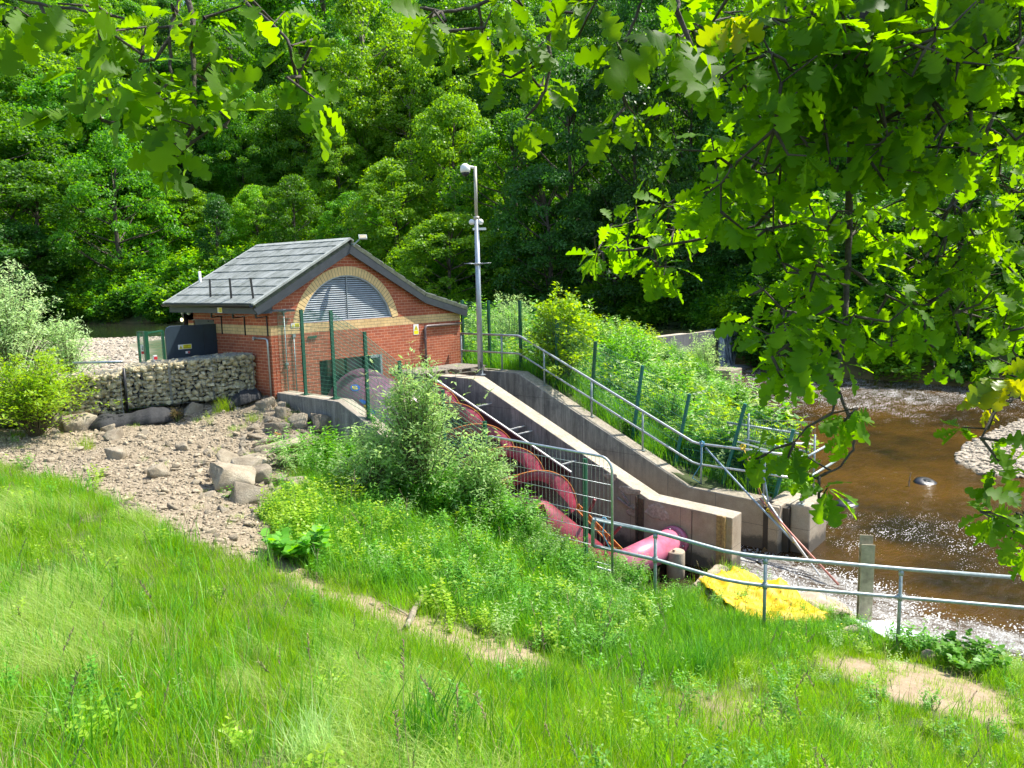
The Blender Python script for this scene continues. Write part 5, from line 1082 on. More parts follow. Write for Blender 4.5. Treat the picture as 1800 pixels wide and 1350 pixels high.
# leafy weed ------------------------------------------------------------
def weed(seed, h, spread, ns, per, ls, T=LEAF, droop=.2, bare=.15, wide=1.0):
    """upright stems with leaves in pairs; returns leaf arrays and stem paths"""
    R = rng(seed); out = []; stems = []
    for i in range(ns):
        a = R.uniform(0, 6.3); r0 = spread*.25*math.sqrt(R.random()); hh = h*R.uniform(.6,1.05); d = np.array([math.cos(a), math.sin(a), 0]); b0 = d*r0; tip = b0+d*spread*R.uniform(.2,1.0)+np.array([0,0,hh]); mid = (b0+tip)/2+np.array([0,0,hh*.12])
        def pt(t): return b0*(1-t)**2+2*t*(1-t)*mid+tip*t*t
        stems.append([pt(t) for t in np.linspace(0, 1, 6)])
        t = np.linspace(bare, 1, per); P = np.array([pt(q) for q in t]); az = R.uniform(0, 6.3)+np.arange(per)*2.1+R.uniform(-.4,.4,per)
        for s in (0, math.pi):
            dx = np.stack([np.cos(az+s), np.sin(az+s), .45-droop*2*R.random(per)+.5*(t > .9)], -1); sz = ls*(1-.55*np.abs(t-.45)**1.3)*R.uniform(.7,1.15,per)
            out.append(leaves(T, P, dx, np.tile([0,0,1.], (per,1))+R.normal(0,.25,(per,3)), sz, np.clip(R.uniform(.0,.8,per)+.3*(t > .85), 0, 1), np.full(per, wide)))
    V, F, Tn = cat(out); return V, F, Tn, stems
def plant(name, label, cat_, P, V, F, T, stems, mat, smat, r0=.006, group=None, rz=0, sc=1):
    root = empty(name, tuple(P), label, cat_, group, rz); root.scale = (sc, sc, sc)
    fastmesh('foliage', V, F, mat, root, tint=T)
    if stems:
        g = MB()
        for s in stems: g.tube(s, [r0*(1-.75*i/(len(s)-1)) for i in range(len(s))], 4, False)
        g.build('stem', smat, root)
    return root
def copy_tree(o, loc, rz, sc, label):
    c = o.copy(); C.objects.link(c); c.location = loc; c.rotation_euler = (0, 0, rz); c.scale = (sc, sc, sc) if not hasattr(sc, '__len__') else sc; c['label'] = label
    for ch in o.children:
        d = ch.copy(); C.objects.link(d); d.parent = c
    return c
# bush of arching shoots ------------------------------------------------
def bush(seed, h, w, ns, per, ls, T=NARROW, arch=.5, wide=1.0, up=.55, side=0):
    R = rng(seed); out = []; stems = []
    for i in range(ns):
        a = R.uniform(0, 6.3); el = R.beta(2.2, 1.4); rr = w*(1-el*.75)*R.uniform(.5,1.05); hh = h*(.25+.75*el)*R.uniform(.8,1.05); d = np.array([math.cos(a), math.sin(a), 0]); tip = d*rr+np.array([0,0,hh]); b0 = d*.06*w; mid = d*rr*.35+np.array([0,0,hh*(.7+arch*.3)])
        def pt(t): return b0*(1-t)**2+2*t*(1-t)*mid+tip*t*t
        stems.append([pt(t) for t in np.linspace(0, 1, 8)]); t = .25+.75*R.random(per)**.8; P = np.array([pt(q) for q in t])
        off = R.normal(0, 1, (per, 3))*np.array([1,1,.8])*ls*(1.0*(1-t)+.25)[:,None]*1.6; P = P+off
        az = R.uniform(0, 6.3, per); dx = np.stack([np.cos(az), np.sin(az), R.uniform(-.7,.8,per)+(t-.6)*up], -1)+norm(P*np.array([1,1,.2]))*.5
        out.append(leaves(T, P, dx, np.tile([0,0,1.], (per,1))+R.normal(0,.35,(per,3)), ls*R.uniform(.55,1.15,per), np.clip(R.normal(.45,.28,per), 0, 1), np.full(per, wide)))
    V, F, Tn = cat(out); return V, F, Tn, stems
# tree -------------------------------------------------------------------
def tree_mesh(seed, Hh=15., Wd=9., ncl=150, per=150, ls=.26, low=.12, shape=1.0, cl=1.0):
    R = rng(seed); out = []; cen = []
    lobes = [(R.uniform(0, 6.3), R.uniform(.25,.95), R.uniform(.15,.4)) for _ in range(9)]
    for i in range(ncl):
        t = low+(1-low)*R.random()**.85; a = R.uniform(0, 6.3); rad = Wd/2*(math.sin(math.pi*min(1, (t-low)/(1-low)*.86+.12))**(.75*shape))
        for la, lh, lr in lobes: rad *= 1+lr*math.exp(-((math.atan2(math.sin(a-la), math.cos(a-la)))/.5)**2-((t-lh)/.16)**2)-lr*.35*math.exp(-((math.atan2(math.sin(a-la-1.6), math.cos(a-la-1.6)))/.35)**2)
        r = rad*(.4+.6*R.random()**.4); c = np.array([math.cos(a)*r, math.sin(a)*r, t*Hh]); cen.append(c)
        cr = cl*Hh*R.uniform(.04,.085); n = int(per*R.uniform(.7,1.3)); q = R.normal(size=(n, 3)); q = norm(q)*R.uniform(.6,1.0,(n,1)); q[:,2] = np.where(q[:,2] < -.35, -q[:,2]*.7, q[:,2])
        out_d = norm(np.array([c[0], c[1], Wd*.15])); P = c+q*cr*np.array([1.05,1.05,1.0]); P[:,2] -= .12*cr*np.maximum(0, (q@out_d))
        dx = R.normal(0,.6,(n,3))+np.array([0,0,-.7])+out_d*.2; up = q*1.0+np.array([0,0,.55])+R.normal(0,.4,(n,3))
        out.append(leaves(KITE, P, dx, up, ls*R.uniform(.6,1.2,n), np.clip(R.normal(.42+.2*(i % 3-1)*.5,.2,n), 0, 1)))
    V, F, T = cat(out); g = MB(); lean = R.uniform(-.3,.3,2); tr = [np.array([lean[0]*math.sin(z*.3), lean[1]*math.sin(z*.25), z]) for z in np.linspace(-.6, Hh*.86, 9)]
    g.tube(tr, [Hh*.017*(1-.85*i/8)+.02 for i in range(9)], 8)
    for c in cen[:34]:
        k = max(1, min(7, int(c[2]/(Hh*.86)*8)-1)); b = tr[k]; g.tube([b, (b+c)/2+np.array([0,0,-.2]), c], [Hh*.006, Hh*.0038, .02], 4, False)
    return (V, F, T), g
TREES = {}
def tree_kind(key, seed, mat, bark, **k):
    (V, F, T), g = tree_mesh(seed, **k); me = fastmesh('crown', V, F, M[mat], tint=T); C.objects.unlink(me); g2 = g.build('trunk', M[bark]); C.objects.unlink(g2); TREES[key] = (me, g2, k.get('Hh', 15.), k.get('Wd', 9.))
tree_kind('A1', 1, 'treeA', 'bark'); tree_kind('A2', 2, 'treeA', 'barkp', Wd=8, shape=.8, low=.22); tree_kind('A3', 3, 'treeA', 'bark', Wd=11, low=.05, ncl=120)
tree_kind('B1', 4, 'treeB', 'barkp', Wd=6.5, shape=.7, low=.2, ls=.26, cl=.85, ncl=110, per=110); tree_kind('B2', 5, 'treeB', 'bark', Wd=10, low=.05, ls=.28); tree_kind('B3', 9, 'treeB', 'bark', Wd=9, ls=.26, low=.12)
tree_kind('C1', 6, 'treeC', 'bark', Wd=10, low=.02, ncl=130); tree_kind('C2', 7, 'treeC', 'bark', Wd=9, low=.05, ncl=110); tree_kind('C3', 8, 'treeC', 'bark', Wd=4.5, low=.03, ncl=80, shape=.6)
def tree(key, u, vt, d, wpx, label, rz=None, name='broadleaf_tree', sink=.3):
    p = D(u, 450, d); z0 = H1(p[0], p[1])-sink; zt = D(u, vt, d)[2]; hh = max(2.5, zt-z0); cr, tk, h0, w0 = TREES[key]; w = wpx*d/FPX
    e = empty(name, (p[0], p[1], z0), label, 'tree', 'trees on the wooded hillside across the water', rz if rz is not None else (u*13.7+vt) % 6.28); e.scale = (w/w0, w/w0, hh/h0)
    for s in (cr, tk): c = s.copy(); C.objects.link(c); c.parent = e
    return e
TL_ = [('A3',-10,190,80,330,'mid-green broad tree at the left edge across the pool'),('A1',75,300,76,230,'rounded tree hanging over the pool at the far left'),('C1',20,395,72,220,'low dark tree dipping to the water at the left edge'),
 ('A3',215,245,76,215,'broad dense tree above the pool left of the house roof'),('A2',150,150,92,200,'sunlit tree behind the leftmost trees, under the oak spray'),('B3',60,90,100,230,'light green tree high on the slope at upper left'),
 ('C2',330,120,98,190,'dark tree standing in the gap right of the lit left trees'),('A2',430,40,100,170,'tall straight-trunked tree upslope behind the roof, left of two'),('A2',545,55,97,160,'tall straight-trunked tree upslope behind the roof, right of two'),
 ('B1',655,18,90,150,'tall slender lime-green tree above the gable apex'),('A1',470,-40,120,220,'high skyline tree above the roof between oak sprays'),('B3',745,60,97,150,'pale green tree just right of the slender lime tree'),
 ('A2',590,-60,122,220,'hilltop tree over the slender lime one, upper centre left'),('B2',805,185,70,180,'bright full tree directly behind the camera pole top'),('A1',830,20,88,190,'mid-green tree above the camera pole'),
 ('A1',522,318,74,110,'small round tree with bare trunk just above the roof ridge'),('B2',695,290,68,185,'yellow-green bushy tree over the right roof slope'),('A1',440,215,90,120,'slim tree with dark trunk in the gap over the roof, leftmost of three'),('B3',500,165,92,110,'slim tree in the gap over the roof, middle of three'),('B2',600,235,82,120,'slim yellow-green tree in the gap over the roof, rightmost of three'),
 ('A3',300,190,88,150,'leaning mid-green tree under the tip of the upper-left oak spray'),('B3',455,330,78,90,'low bushy tree just behind the far end of the roof ridge'),('A1',620,345,72,100,'low bushy tree behind the gable apex floodlight'),('B1',730,150,84,110,'slender pale tree left of the camera pole'),('C3',386,345,74,52,'narrow ivy-clad dark tree above the roof at left'),
 ('B3',790,380,60,190,'lit bushy tree at the right end of the roof'),('A1',905,215,64,190,'mid-green tree right of the camera pole'),('C1',1000,130,60,230,'big dark tree above the sapling bank, lit on its left'),
 ('C2',960,300,57,200,'lower dark tree between pole and oak leaves'),('C1',1110,85,58,230,'large dark tree under the hanging oak sprigs'),('C1',1085,330,55,210,'dark tree sweeping down to the pool behind the bank'),
 ('A3',1215,60,58,230,'tree with sunlit pads left of the oak mass'),('C2',1210,330,53,190,'dark tree over the weir'),('C1',1340,60,56,230,'dark tree behind the upper oak leaves'),('C2',1345,330,50,190,'dark tree on the bank right of the waterfall'),
 ('A1',1460,40,54,220,'mid-green tree seen through gaps in the oak leaves'),('C1',1480,330,45,210,'dark tree overhanging the far river edge, middle'),('A3',1590,60,54,230,'tree behind the densest oak leaves'),('C1',1620,330,42,220,'dark tree overhanging the far river edge, right of middle'),
 ('B3',1730,60,54,230,'paler tree showing at upper right behind the oak bough'),('C2',1770,300,41,230,'dark tree at the right edge above the far river bank'),('C3',600,60,96,80,'narrow dark tree left of the slender lime tree'),('B3',330,330,82,120,'thin grey-green tree in the dark gap above the blue door')]
for t in TL_: tree(*t)
# the rest of the wood, too far and too many to tell apart
R = rng(77); P, S, RZ, ID = [], [], [], []; keys = ['A1','A2','A3','B3','C1','B1','C2']
for i in range(900):
    u = R.uniform(-350, 2150); d = R.uniform(72, 175) if u < 1000 else R.uniform(50, 150); p = D(u, 400, d)
    fbd = float(polydist(p[0], p[1], FARBANK, False)); 
    if not inpoly(p[0], p[1], FARBANK+[(200,-60),(200,200),(-40,200)]) or fbd < 17: continue
    if 330 < u < 600 and d < 84: continue
    if any(math.hypot(p[0]-a[0], p[1]-a[1]) < 4.3 for a in P): continue
    P.append((p[0], p[1], H1(p[0], p[1])-.4))
n = len(P); scatter('woodland', P, np.stack([0*np.arange(n), 0*np.arange(n), R.uniform(0,6.3,n)], -1), R.uniform(.75,1.25,n), R.integers(0,len(keys),n), [TREES[k][0].copy() for k in keys], 'far wood of mixed green trees filling the hillside')
# understorey on the hillside
srcs = []
for i, (mt, ls) in enumerate((('treeA',.24),('treeB',.22),('treeC',.24),('weed',.2))):
    V, F, T, st = bush(400+i, 2.4, 1.9, 26, 55, ls, KITE); srcs.append(source(V, F, M[mt], T))
P = []; S = []
for i in range(2600):
    u = R.uniform(-120, 1920); d = R.uniform(36, 125); p = D(u, 400, d)
    if not inpoly(p[0], p[1], FARBANK+[(200,-60),(200,200),(-40,200)]): continue
    fbd = float(polydist(p[0], p[1], FARBANK, False)); P.append((p[0], p[1], H1(p[0], p[1])-.3)); S.append((R.uniform(.5,1.1) if 300 < u < 660 and fbd > 6 else R.uniform(.8,1.6)))
for i in range(1500):
    k = R.integers(0, len(FARBANK)-1); t = R.random(); a_, b_ = np.array(FARBANK[k]), np.array(FARBANK[k+1]); p = a_+(b_-a_)*t; dd = (b_-a_)/np.linalg.norm(b_-a_); p = p+np.array([-dd[1], dd[0]])*R.uniform(-.3,5)*(1 if inpoly(*(p+np.array([-dd[1], dd[0]])*2), FARBANK+[(200,-60),(200,200),(-40,200)]) else -1)
    P.append((p[0], p[1], max(H1(p[0], p[1]), -4.4)-.2)); S.append(R.uniform(.7,1.4))
n = len(P); scatter('undergrowth', P, np.stack([np.zeros(n), np.zeros(n), R.uniform(0,6.3,n)], -1), S, R.integers(0,4,n), srcs, 'shrubs and low growth on the hillside under the trees')
# ferny ground cover on the open slope
srcs = []
for i in range(3): V, F, T, st = weed(430+i, .7, .7, 14, 9, .22, LEAF, .4, .1, 1.2); srcs.append(source(V, F, M[('weed','treeB','weed')[i]], T))
P = []
for i in range(5200):
    u = R.uniform(250, 720); d = R.uniform(62, 105); p = D(u, 400, d)
    if inpoly(p[0], p[1], FARBANK+[(200,-60),(200,200),(-40,200)]): P.append((p[0], p[1], H1(p[0], p[1])))
n = len(P); scatter('ground_cover', P, np.stack([np.zeros(n), np.zeros(n), R.uniform(0,6.3,n)], -1), R.uniform(1.2,2.4,n), R.integers(0,3,n), srcs, 'green ground cover on the open slope behind the house')
# ------------------------------------------------------------------ lawn and bank grass
def zoneok(x, y, z, m=60):
    ok, u, v, d = inframe(np.stack([x, y, z], -1), m); w = (sdist(x, y, RIVER) > .15)
    tr = (x > .05) & (x < 6.5) & (y < .1) & (y > -9.6); return ok & w & ~tr & (y < 6), u, v, d
srcs = []
for i in range(3): srcs.append(grass_src('grass', 10+i, 46, .15, .085, .0042, .45, tintr=(0, 1)))          # 0-2 short lawn
for i in range(3): srcs.append(grass_src('grassy', 20+i, 44, .34, .085, .0038, .55, wind=(-.55,-.35)))        # 3-5 long fine pale, combed
for i in range(3): srcs.append(grass_src('weed', 30+i, 26, .36, .09, .0075, .55))                        # 6-8 rank bank grass
for i in range(2): srcs.append(grass_src('grass', 40+i, 40, .26, .10, .0042, .5, wind=(-.2,-.15)))            # 9-10 medium
srcs.append(grass_src('straw', 50, 14, .26, .10, .0034, .7)); srcs.append(grass_src('straw', 51, 9, .36, .12, .003, .5, wind=(-.3,-.2)))          # 11-12 dead straw
x, y, z, R = sample(-11.5, 4.2, -16.2, 6, 150, 21); ok, u, v, d = zoneok(x, y, z, 140); gm = gmask(x, y); pm = pmask(x, y)
bank = np.clip(sdist(x, y, GP([(450,860),(560,800),(700,860),(860,830),(980,930),(1100,1000),(1250,1100),(1500,1090),(1800,1100),(1800,1180),(1500,1140),(1300,1170),(1100,1200),(800,1080),(560,1010),(460,930)]))*-2+.5, 0, 1)
keep = ok & (R.random(len(x)) > gm*1.0+.004*0) & (R.random(len(x)) > pm*.84) & (R.random(len(x)) < np.where(d < 8, 1, .62)); keep |= ok & (gm > .5) & (R.random(len(x)) < .006)
x, y, z, u, v, d, bank, gm = [a[keep] for a in (x, y, z, u, v, d, bank, gm)]; n = len(x); r = R.random(n)
# how tall and combed the grass is varies over the lawn in drifts
drift = vnoise(x, y, 12, .7)+.5*vnoise(x, y, 13, 1.9); left = np.clip((-5.4-x)/2.5, 0, 1)*.55
idx = R.integers(0, 3, n); long_ = (drift+left*1.1 > .62) & (bank < .5); idx[long_] = R.integers(3, 6, long_.sum()); med = (drift > .05) & ~long_ & (r < .6); idx[med] = R.integers(9, 11, med.sum())
bk = (r < bank*.85); idx[bk] = R.integers(6, 9, bk.sum()); tw = (r > .93); idx[tw] = R.integers(6, 9, tw.sum()); sw = R.random(n) < .07+.22*np.clip(vnoise(x, y, 19, 1.4)-.25, 0, 1); idx[sw] = R.integers(11, 13, sw.sum())
sc = R.uniform(.7,1.25,n)*np.where(gm > .4, .6, 1)*(1+.25*vnoise(x, y, 14, 1.3))
scatter('grass', np.stack([x, y, z], -1), np.stack([R.uniform(-.1,.1,n), R.uniform(-.1,.1,n), np.where((idx >= 3) & (idx < 6), R.uniform(-.6,.6,n), R.uniform(0,6.3,n))], -1), sc, idx, srcs, 'bright long grass covering the lawn and the bank')
print('grass clumps', n)
# mixed weeds in the bank
srcs = []
for i, (mt, h, s, ns, per, ls, T, w) in enumerate((('weedy',.38,.22,7,8,.075,LEAF,1.0),('weed',.45,.2,7,9,.08,LEAF,.9),('weed',.30,.22,8,6,.07,LEAF,1.3),('weedy',.28,.2,8,6,.06,ROUND,.8),('weed',.6,.18,6,11,.09,NARROW,1.1),('bud',.4,.2,7,8,.07,NARROW,1.3))):
    V, F, T_, st = weed(500+i, h, s, ns, per, ls, T, .3, .1, w); srcs.append(source(V, F, M[mt], T_))
x, y, z, R = sample(-9, 4.2, -15.5, 1, 34, 31); ok, u, v, d = zoneok(x, y, z); gm = gmask(x, y); pm = pmask(x, y)
wb = np.clip(.5-sdist(x, y, GP([(450,880),(520,830),(600,800),(720,850),(860,820),(990,920),(1120,1010),(1160,1100),(1050,1180),(900,1140),(760,1080),(600,1010),(500,1000)]))/.5, 0, 1)
wr_ = np.clip(.5-sdist(x, y, GP([(1380,1120),(1480,1085),(1560,1100),(1640,1095),(1800,1085),(1800,1190),(1700,1175),(1560,1140),(1450,1140)]))/.3, 0, 1)
pr = .035+wb*(.45+.4*vnoise(x, y, 25, 1.1))+wr_*1.0+.25*np.clip(vnoise(x, y, 15, .8)-.25, 0, 1)*(u > 620)+.10*(u > 1000); keep = ok & (R.random(len(x)) < pr) & (R.random(len(x)) > gm*.82) & (R.random(len(x)) > pm*.9)
x, y, z, u, v, wb, wr_ = [a[keep] for a in (x, y, z, u, v, wb, wr_)]; n = len(x); idx = R.integers(0, 6, n); lft = (u < 640) & (v < 1000); idx[lft] = R.choice([0,3,0,2], lft.sum())
scatter('weeds', np.stack([x, y, z], -1), np.stack([R.uniform(-.15,.15,n), R.uniform(-.15,.15,n), R.uniform(0,6.3,n)], -1), R.uniform(.5,1.15,n)*np.where(wb > .5, 1.1, .8), idx, srcs, 'mixed leafy weeds growing through the bank grass')
# dense vegetation on the far bank between fence, pool and river
srcs = []
for i, (mt, h, s, ns, per, ls, T, w) in enumerate((('weedy',1.1,.5,10,11,.19,LEAF,1.1),('weed',1.2,.5,10,11,.20,LEAF,1.0),('bud',1.2,.55,10,12,.20,NARROW,1.3),('treeA',.9,.6,11,10,.18,LEAF,1.1),('treeC',.9,.5,11,9,.19,ROUND,.8))):
    V, F, T_, st = weed(520+i, h, s, ns, per, ls, T, .35, .1, w); srcs.append(source(V, F, M[mt], T_))
x, y, z, R = sample(6.9, 30, -11, 26, 4.2, 41); fr_ = inframe(np.stack([x, y, z], -1)); ok = fr_[0] & (fr_[1] > 770) & ~((fr_[1] > 1195) & (fr_[1] < 1300) & (fr_[3] > 34) & (R.random(len(x)) < .75)) & (sdist(x, y, RIVER) > .1) & (sdist(x, y, POOL) > .1) & (z > -5)
x, y, z = x[ok], y[ok], z[ok]; n = len(x); 
near = (x < 8) ; sc = 1.25*R.uniform(.6,1.2,n)*np.where(x < 7.6, .5, 1)*(.55+1.0*np.clip(vnoise(x, y, 17, .55)+.15, 0, 1))
scatter('bank_vegetation', np.stack([x, y, z], -1), np.stack([R.uniform(-.15,.15,n), R.uniform(-.15,.15,n), R.uniform(0,6.3,n)], -1), sc, R.integers(0,5,n), srcs, 'dense leafy growth between the green fence and the weir')
x, y, z, R = sample(6.6, 30, -10.5, 14, 14, 43); ok = inframe(np.stack([x, y, z], -1))[0] & (inframe(np.stack([x, y, z], -1))[1] > 770) & (sdist(x, y, RIVER) > .05) & (sdist(x, y, POOL) > .1) & (R.random(len(x)) < np.where(x < 9, 1, .45))
x, y, z = x[ok], y[ok], z[ok]; n = len(x); scatter('bank_grass', np.stack([x, y, z], -1), np.stack([np.zeros(n), np.zeros(n), R.uniform(0,6.3,n)], -1), R.uniform(.9,1.6,n), R.integers(0,3,n), [grass_src('weed', 60+i, 34, .5, .14, .010, .5) for i in range(3)], 'green grass on the bank behind the handrail')
# buttercups
g = MB(); R = rng(6); its = []
for i in range(34):
    u = R.uniform(1470, 1590); v = R.uniform(1085, 1135); 
    if i > 24: u, v = R.uniform(1340, 1380), R.uniform(1060, 1110)
    q = G(u, v)+np.array([0,0,R.uniform(.18,.34)]); g.tube([q-[0,0,.25], q], .002, 3, False)
    its.append(q)
P = np.repeat(np.array(its), 5, 0); a = np.tile(np.arange(5)*1.2566, len(its)); V, F, T = leaves(ROUND, P, np.stack([np.cos(a), np.sin(a), .35+0*a], -1), np.tile([0,0,1.], (len(P),1)), np.full(len(P), .014), np.ones(len(P)))
o = fastmesh('buttercups', V, F, M['flower'], tint=T); tag(o, 'yellow buttercup flowers among the bank grass', None, None, 'stuff')

# ------------------------------------------------------------------ plants that can be told apart
def B(u, v): return G(u, v)
V, F, T, st = bush(700, 2.75, 1.45, 120, 50, .125, NARROW, .6, 1.25); plant('buddleia_bush', 'large grey-green bush before the mesh fence and screw', 'bush', B(735,885)+[0,0,-.05], V, F, T, st, M['bud'], M['twig'], .012)
q = B(738,880)
for k, (u, v, xx, lb) in enumerate(((725,605,-.6,0),(700,640,-.75,0),(805,655,-.5,0),(840,655,-.2,0))): pass
V, F, T, st = bush(704, 1.5, 1.3, 70, 42, .12, NARROW, .6, 1.3); plant('buddleia_bush', 'low spreading grey-green bush left of the large one', 'bush', B(660,880)+[0,0,-.05], V, F, T, st, M['bud'], M['twig'], .010)
V, F, T, st = bush(701, 1.8, 1.0, 60, 42, .12, NARROW, .6, 1.3); plant('buddleia_bush', 'grey-green bush touching the left leg of the barrier', 'bush', B(850,915)+[0,0,-.05], V, F, T, st, M['bud'], M['twig'], .010)
def shoots(seed, tips, base, per, ls, label):
    R = rng(seed); out = []; stems = []
    for tp in tips:
        mid = (np.array(base)+tp)/2+np.array([R.uniform(-.1,.1), R.uniform(-.1,.1), .15]); S = [np.array(base)*(1-t)**2+2*t*(1-t)*mid+tp*t*t for t in np.linspace(0, 1, 9)]; stems.append([s-np.array(base) for s in S])
        for k in range(per):
            t = .35+.65*k/(per-1); p = np.array(base)*(1-t)**2+2*t*(1-t)*mid+tp*t*t-np.array(base); az = R.uniform(0, 6.3)
            for s in (0, math.pi): out.append(leaves(NARROW, p[None], np.array([[math.cos(az+s), math.sin(az+s), R.uniform(-.5,.5)+.6*(k > per-3)]]), np.array([[0,0,1.]]), np.array([ls*R.uniform(.7,1.1)]), np.array([R.uniform(.4,1)]), np.array([1.5])))
    V, F, T = cat(out); plant('buddleia_shoots', label, 'plant', base, V, F, T, stems, M['bud'], M['twig'], .009)
sb = B(745,900); cpl = lambda u, v, x_: on(u, v, 'X', x_)
shoots(5, [cpl(722,603,-.7), cpl(650,625,-.9), cpl(805,645,-.6), cpl(838,655,-.5), cpl(860,690,-.5), cpl(690,645,-.8), cpl(768,640,-.7), cpl(640,660,-.9)], tuple(sb), 13, .15, 'tall thin leafy shoots rising above the grey-green bush')
V, F, T, st = bush(702, .62, .38, 30, 40, .06, LEAF, .5, 1.2); plant('nettle_clump', 'round nettle clump growing among the boulders by the wall', 'plant', B(565,822), V, F, T, st, M['weed'], M['stemg'])
V, F, T, st = weed(703, .42, .42, 22, 6, .15, ROUND, .2, .3, 1.0); plant('butterbur', 'low broad-leaved plant with big round leaves at the gravel edge', 'plant', B(520,985), V, F, T, st, M['weed'], M['stemg'])
for i, (u, v, h, lb) in enumerate(((590,905,.5,'yellow-green leafy weeds nearest the boulders'),(500,905,.42,'yellow-green weeds left at the gravel edge'),(660,950,.5,'yellow-green weeds in front of the large bush'))):
    V, F, T, st = weed(710+i, h, .5, 26, 8, .085, LEAF, .25, .1, 1.1); plant('leafy_weed', lb, 'plant', B(u, v), V, F, T, st, M['weedy'], M['stemg'], .005)
V, F, T, st = bush(720, 1.85, 1.9, 150, 62, .09, LEAF, .5, .9); plant('leafy_shrub', 'bright green shrub growing over the left gabions', 'shrub', (-4.35,2.05,H1(-4.35,2.05)), V, F, T, st, M['weedy'], M['twig'], .01)
V, F, T, st = bush(721, 1.7, 1.6, 110, 60, .085, LEAF, .5, .9); plant('leafy_shrub', 'lower green shrub at the left edge before the gabions', 'shrub', (-5.9,2.6,H1(-5.9,2.6)), V, F, T, st, M['weed'], M['twig'], .01)
V, F, T, st = bush(722, 3.7, 2.2, 150, 75, .12, NARROW, .55, 1.3, .9); plant('silver_willow', 'tall silvery willow shrub at the left edge behind the gabions', 'shrub', tuple(D(25,640,20.5)[:2])+(-1.7,), V, F, T, st, M['willow'], M['twig'], .014)
V, F, T, st = bush(723, 2.1, 1.5, 80, 60, .11, NARROW, .55, 1.3, .9); plant('silver_willow', 'smaller silvery willow shrub behind the scaffold tube', 'shrub', tuple(D(120,640,21.5)[:2])+(-1.7,), V, F, T, st, M['willow'], M['twig'], .012)
V, F, T, st = bush(724, .34, .28, 26, 26, .04, LEAF, .5, 1.0); plant('dead_nettle', 'small reddish-green plant with purple flowers before the gabions', 'plant', B(312,742), V, F, T, st, leafmat('leaf_reddish', (.10,.11,.02), (.24,.14,.07), .3), M['stemg'])
for i, (u, v, h, w_, mt, T_, lb) in enumerate(((1765,1150,.62,.5,'weed',LEAF,'leafy weeds in the corner right of the broken driftwood stump'),(1610,1150,.42,.4,'weed',LEAF,'leafy weeds left of the broken driftwood stump'),(1700,1180,.40,.45,'weed',ROUND,'low round-leaved weeds in front of the broken driftwood stump'),(1590,1095,.5,.35,'weedy',LEAF,'bright leafy weed at the foot of the last front rail post'),(1050,1150,.5,.4,'weed',NARROW,'narrow-leaved weeds in the middle of the bank below the barrier'))):
    V, F, T, st = weed(740+i, h, w_, 26, 9, .11, T_, .25, .1, 1.1); plant('leafy_weed', lb, 'plant', B(u, v), V, F, T, st, M[mt], M['stemg'], .006)
# tussocks of grass
for i, (u, v, h, w, mt, lb) in enumerate(((395,722,.42,.006,'weedy','lime grass tuft against the black mat below the last gabion'),(446,740,.28,.005,'weedy','small lime grass tuft on gravel by the pale boulders'),(150,790,.36,.006,'weedy','grass tuft on the gravel before the wedge-shaped boulder'),
   (413,756,.16,.005,'grassy','tiny yellowish grass tuft in the middle of the gravel'),(438,805,.16,.005,'weedy','low grass tuft left of the boulder pile'),(410,815,.14,.005,'weedy','lowest small grass tuft on the gravel'),(520,845,.36,.006,'weedy','bright grass tuft growing between boulders and weeds'),(510,742,.2,.005,'weedy','small grass tuft at the foot of the concrete wall'),
   (740,1325,.55,.009,'grassd','big blue-green grass tussock at the bottom edge'),(545,1345,.42,.007,'bud','grey-green grass tuft at the bottom edge, left of the big tussock'),(1225,1190,.62,.009,'grassd','dark tall grass tussock below the yellow tarpaulin'),(1165,1195,.5,.008,'weed','arching lime grass tussock beside the dark tall one'),
   (1015,1110,.6,.007,'grassd','thin rush-like tussock in the middle of the bank'),(960,1235,.42,.007,'grassd','small dark tussock below the dirt path'),(1490,1110,.42,.008,'weed','grass tussock beside the white sheet'),(1350,1105,.5,.008,'weed','weedy tussock growing in front of the yellow tarpaulin'),(30,770,.2,.006,'weedy','grass tuft at the left edge of the gravel'),(1000,880,.5,.007,'weed','grass tuft overhanging the screw channel'))):
    q = B(u, v); V, F, T = blades(800+i, int(190 if h > .4 else 110), h, .05+.12*h, w, .55); root = empty('grass_tussock', tuple(q), lb, 'grass tuft', 'tufts of grass standing out from the rest'); fastmesh('foliage', V, F, M[mt], root, tint=T)
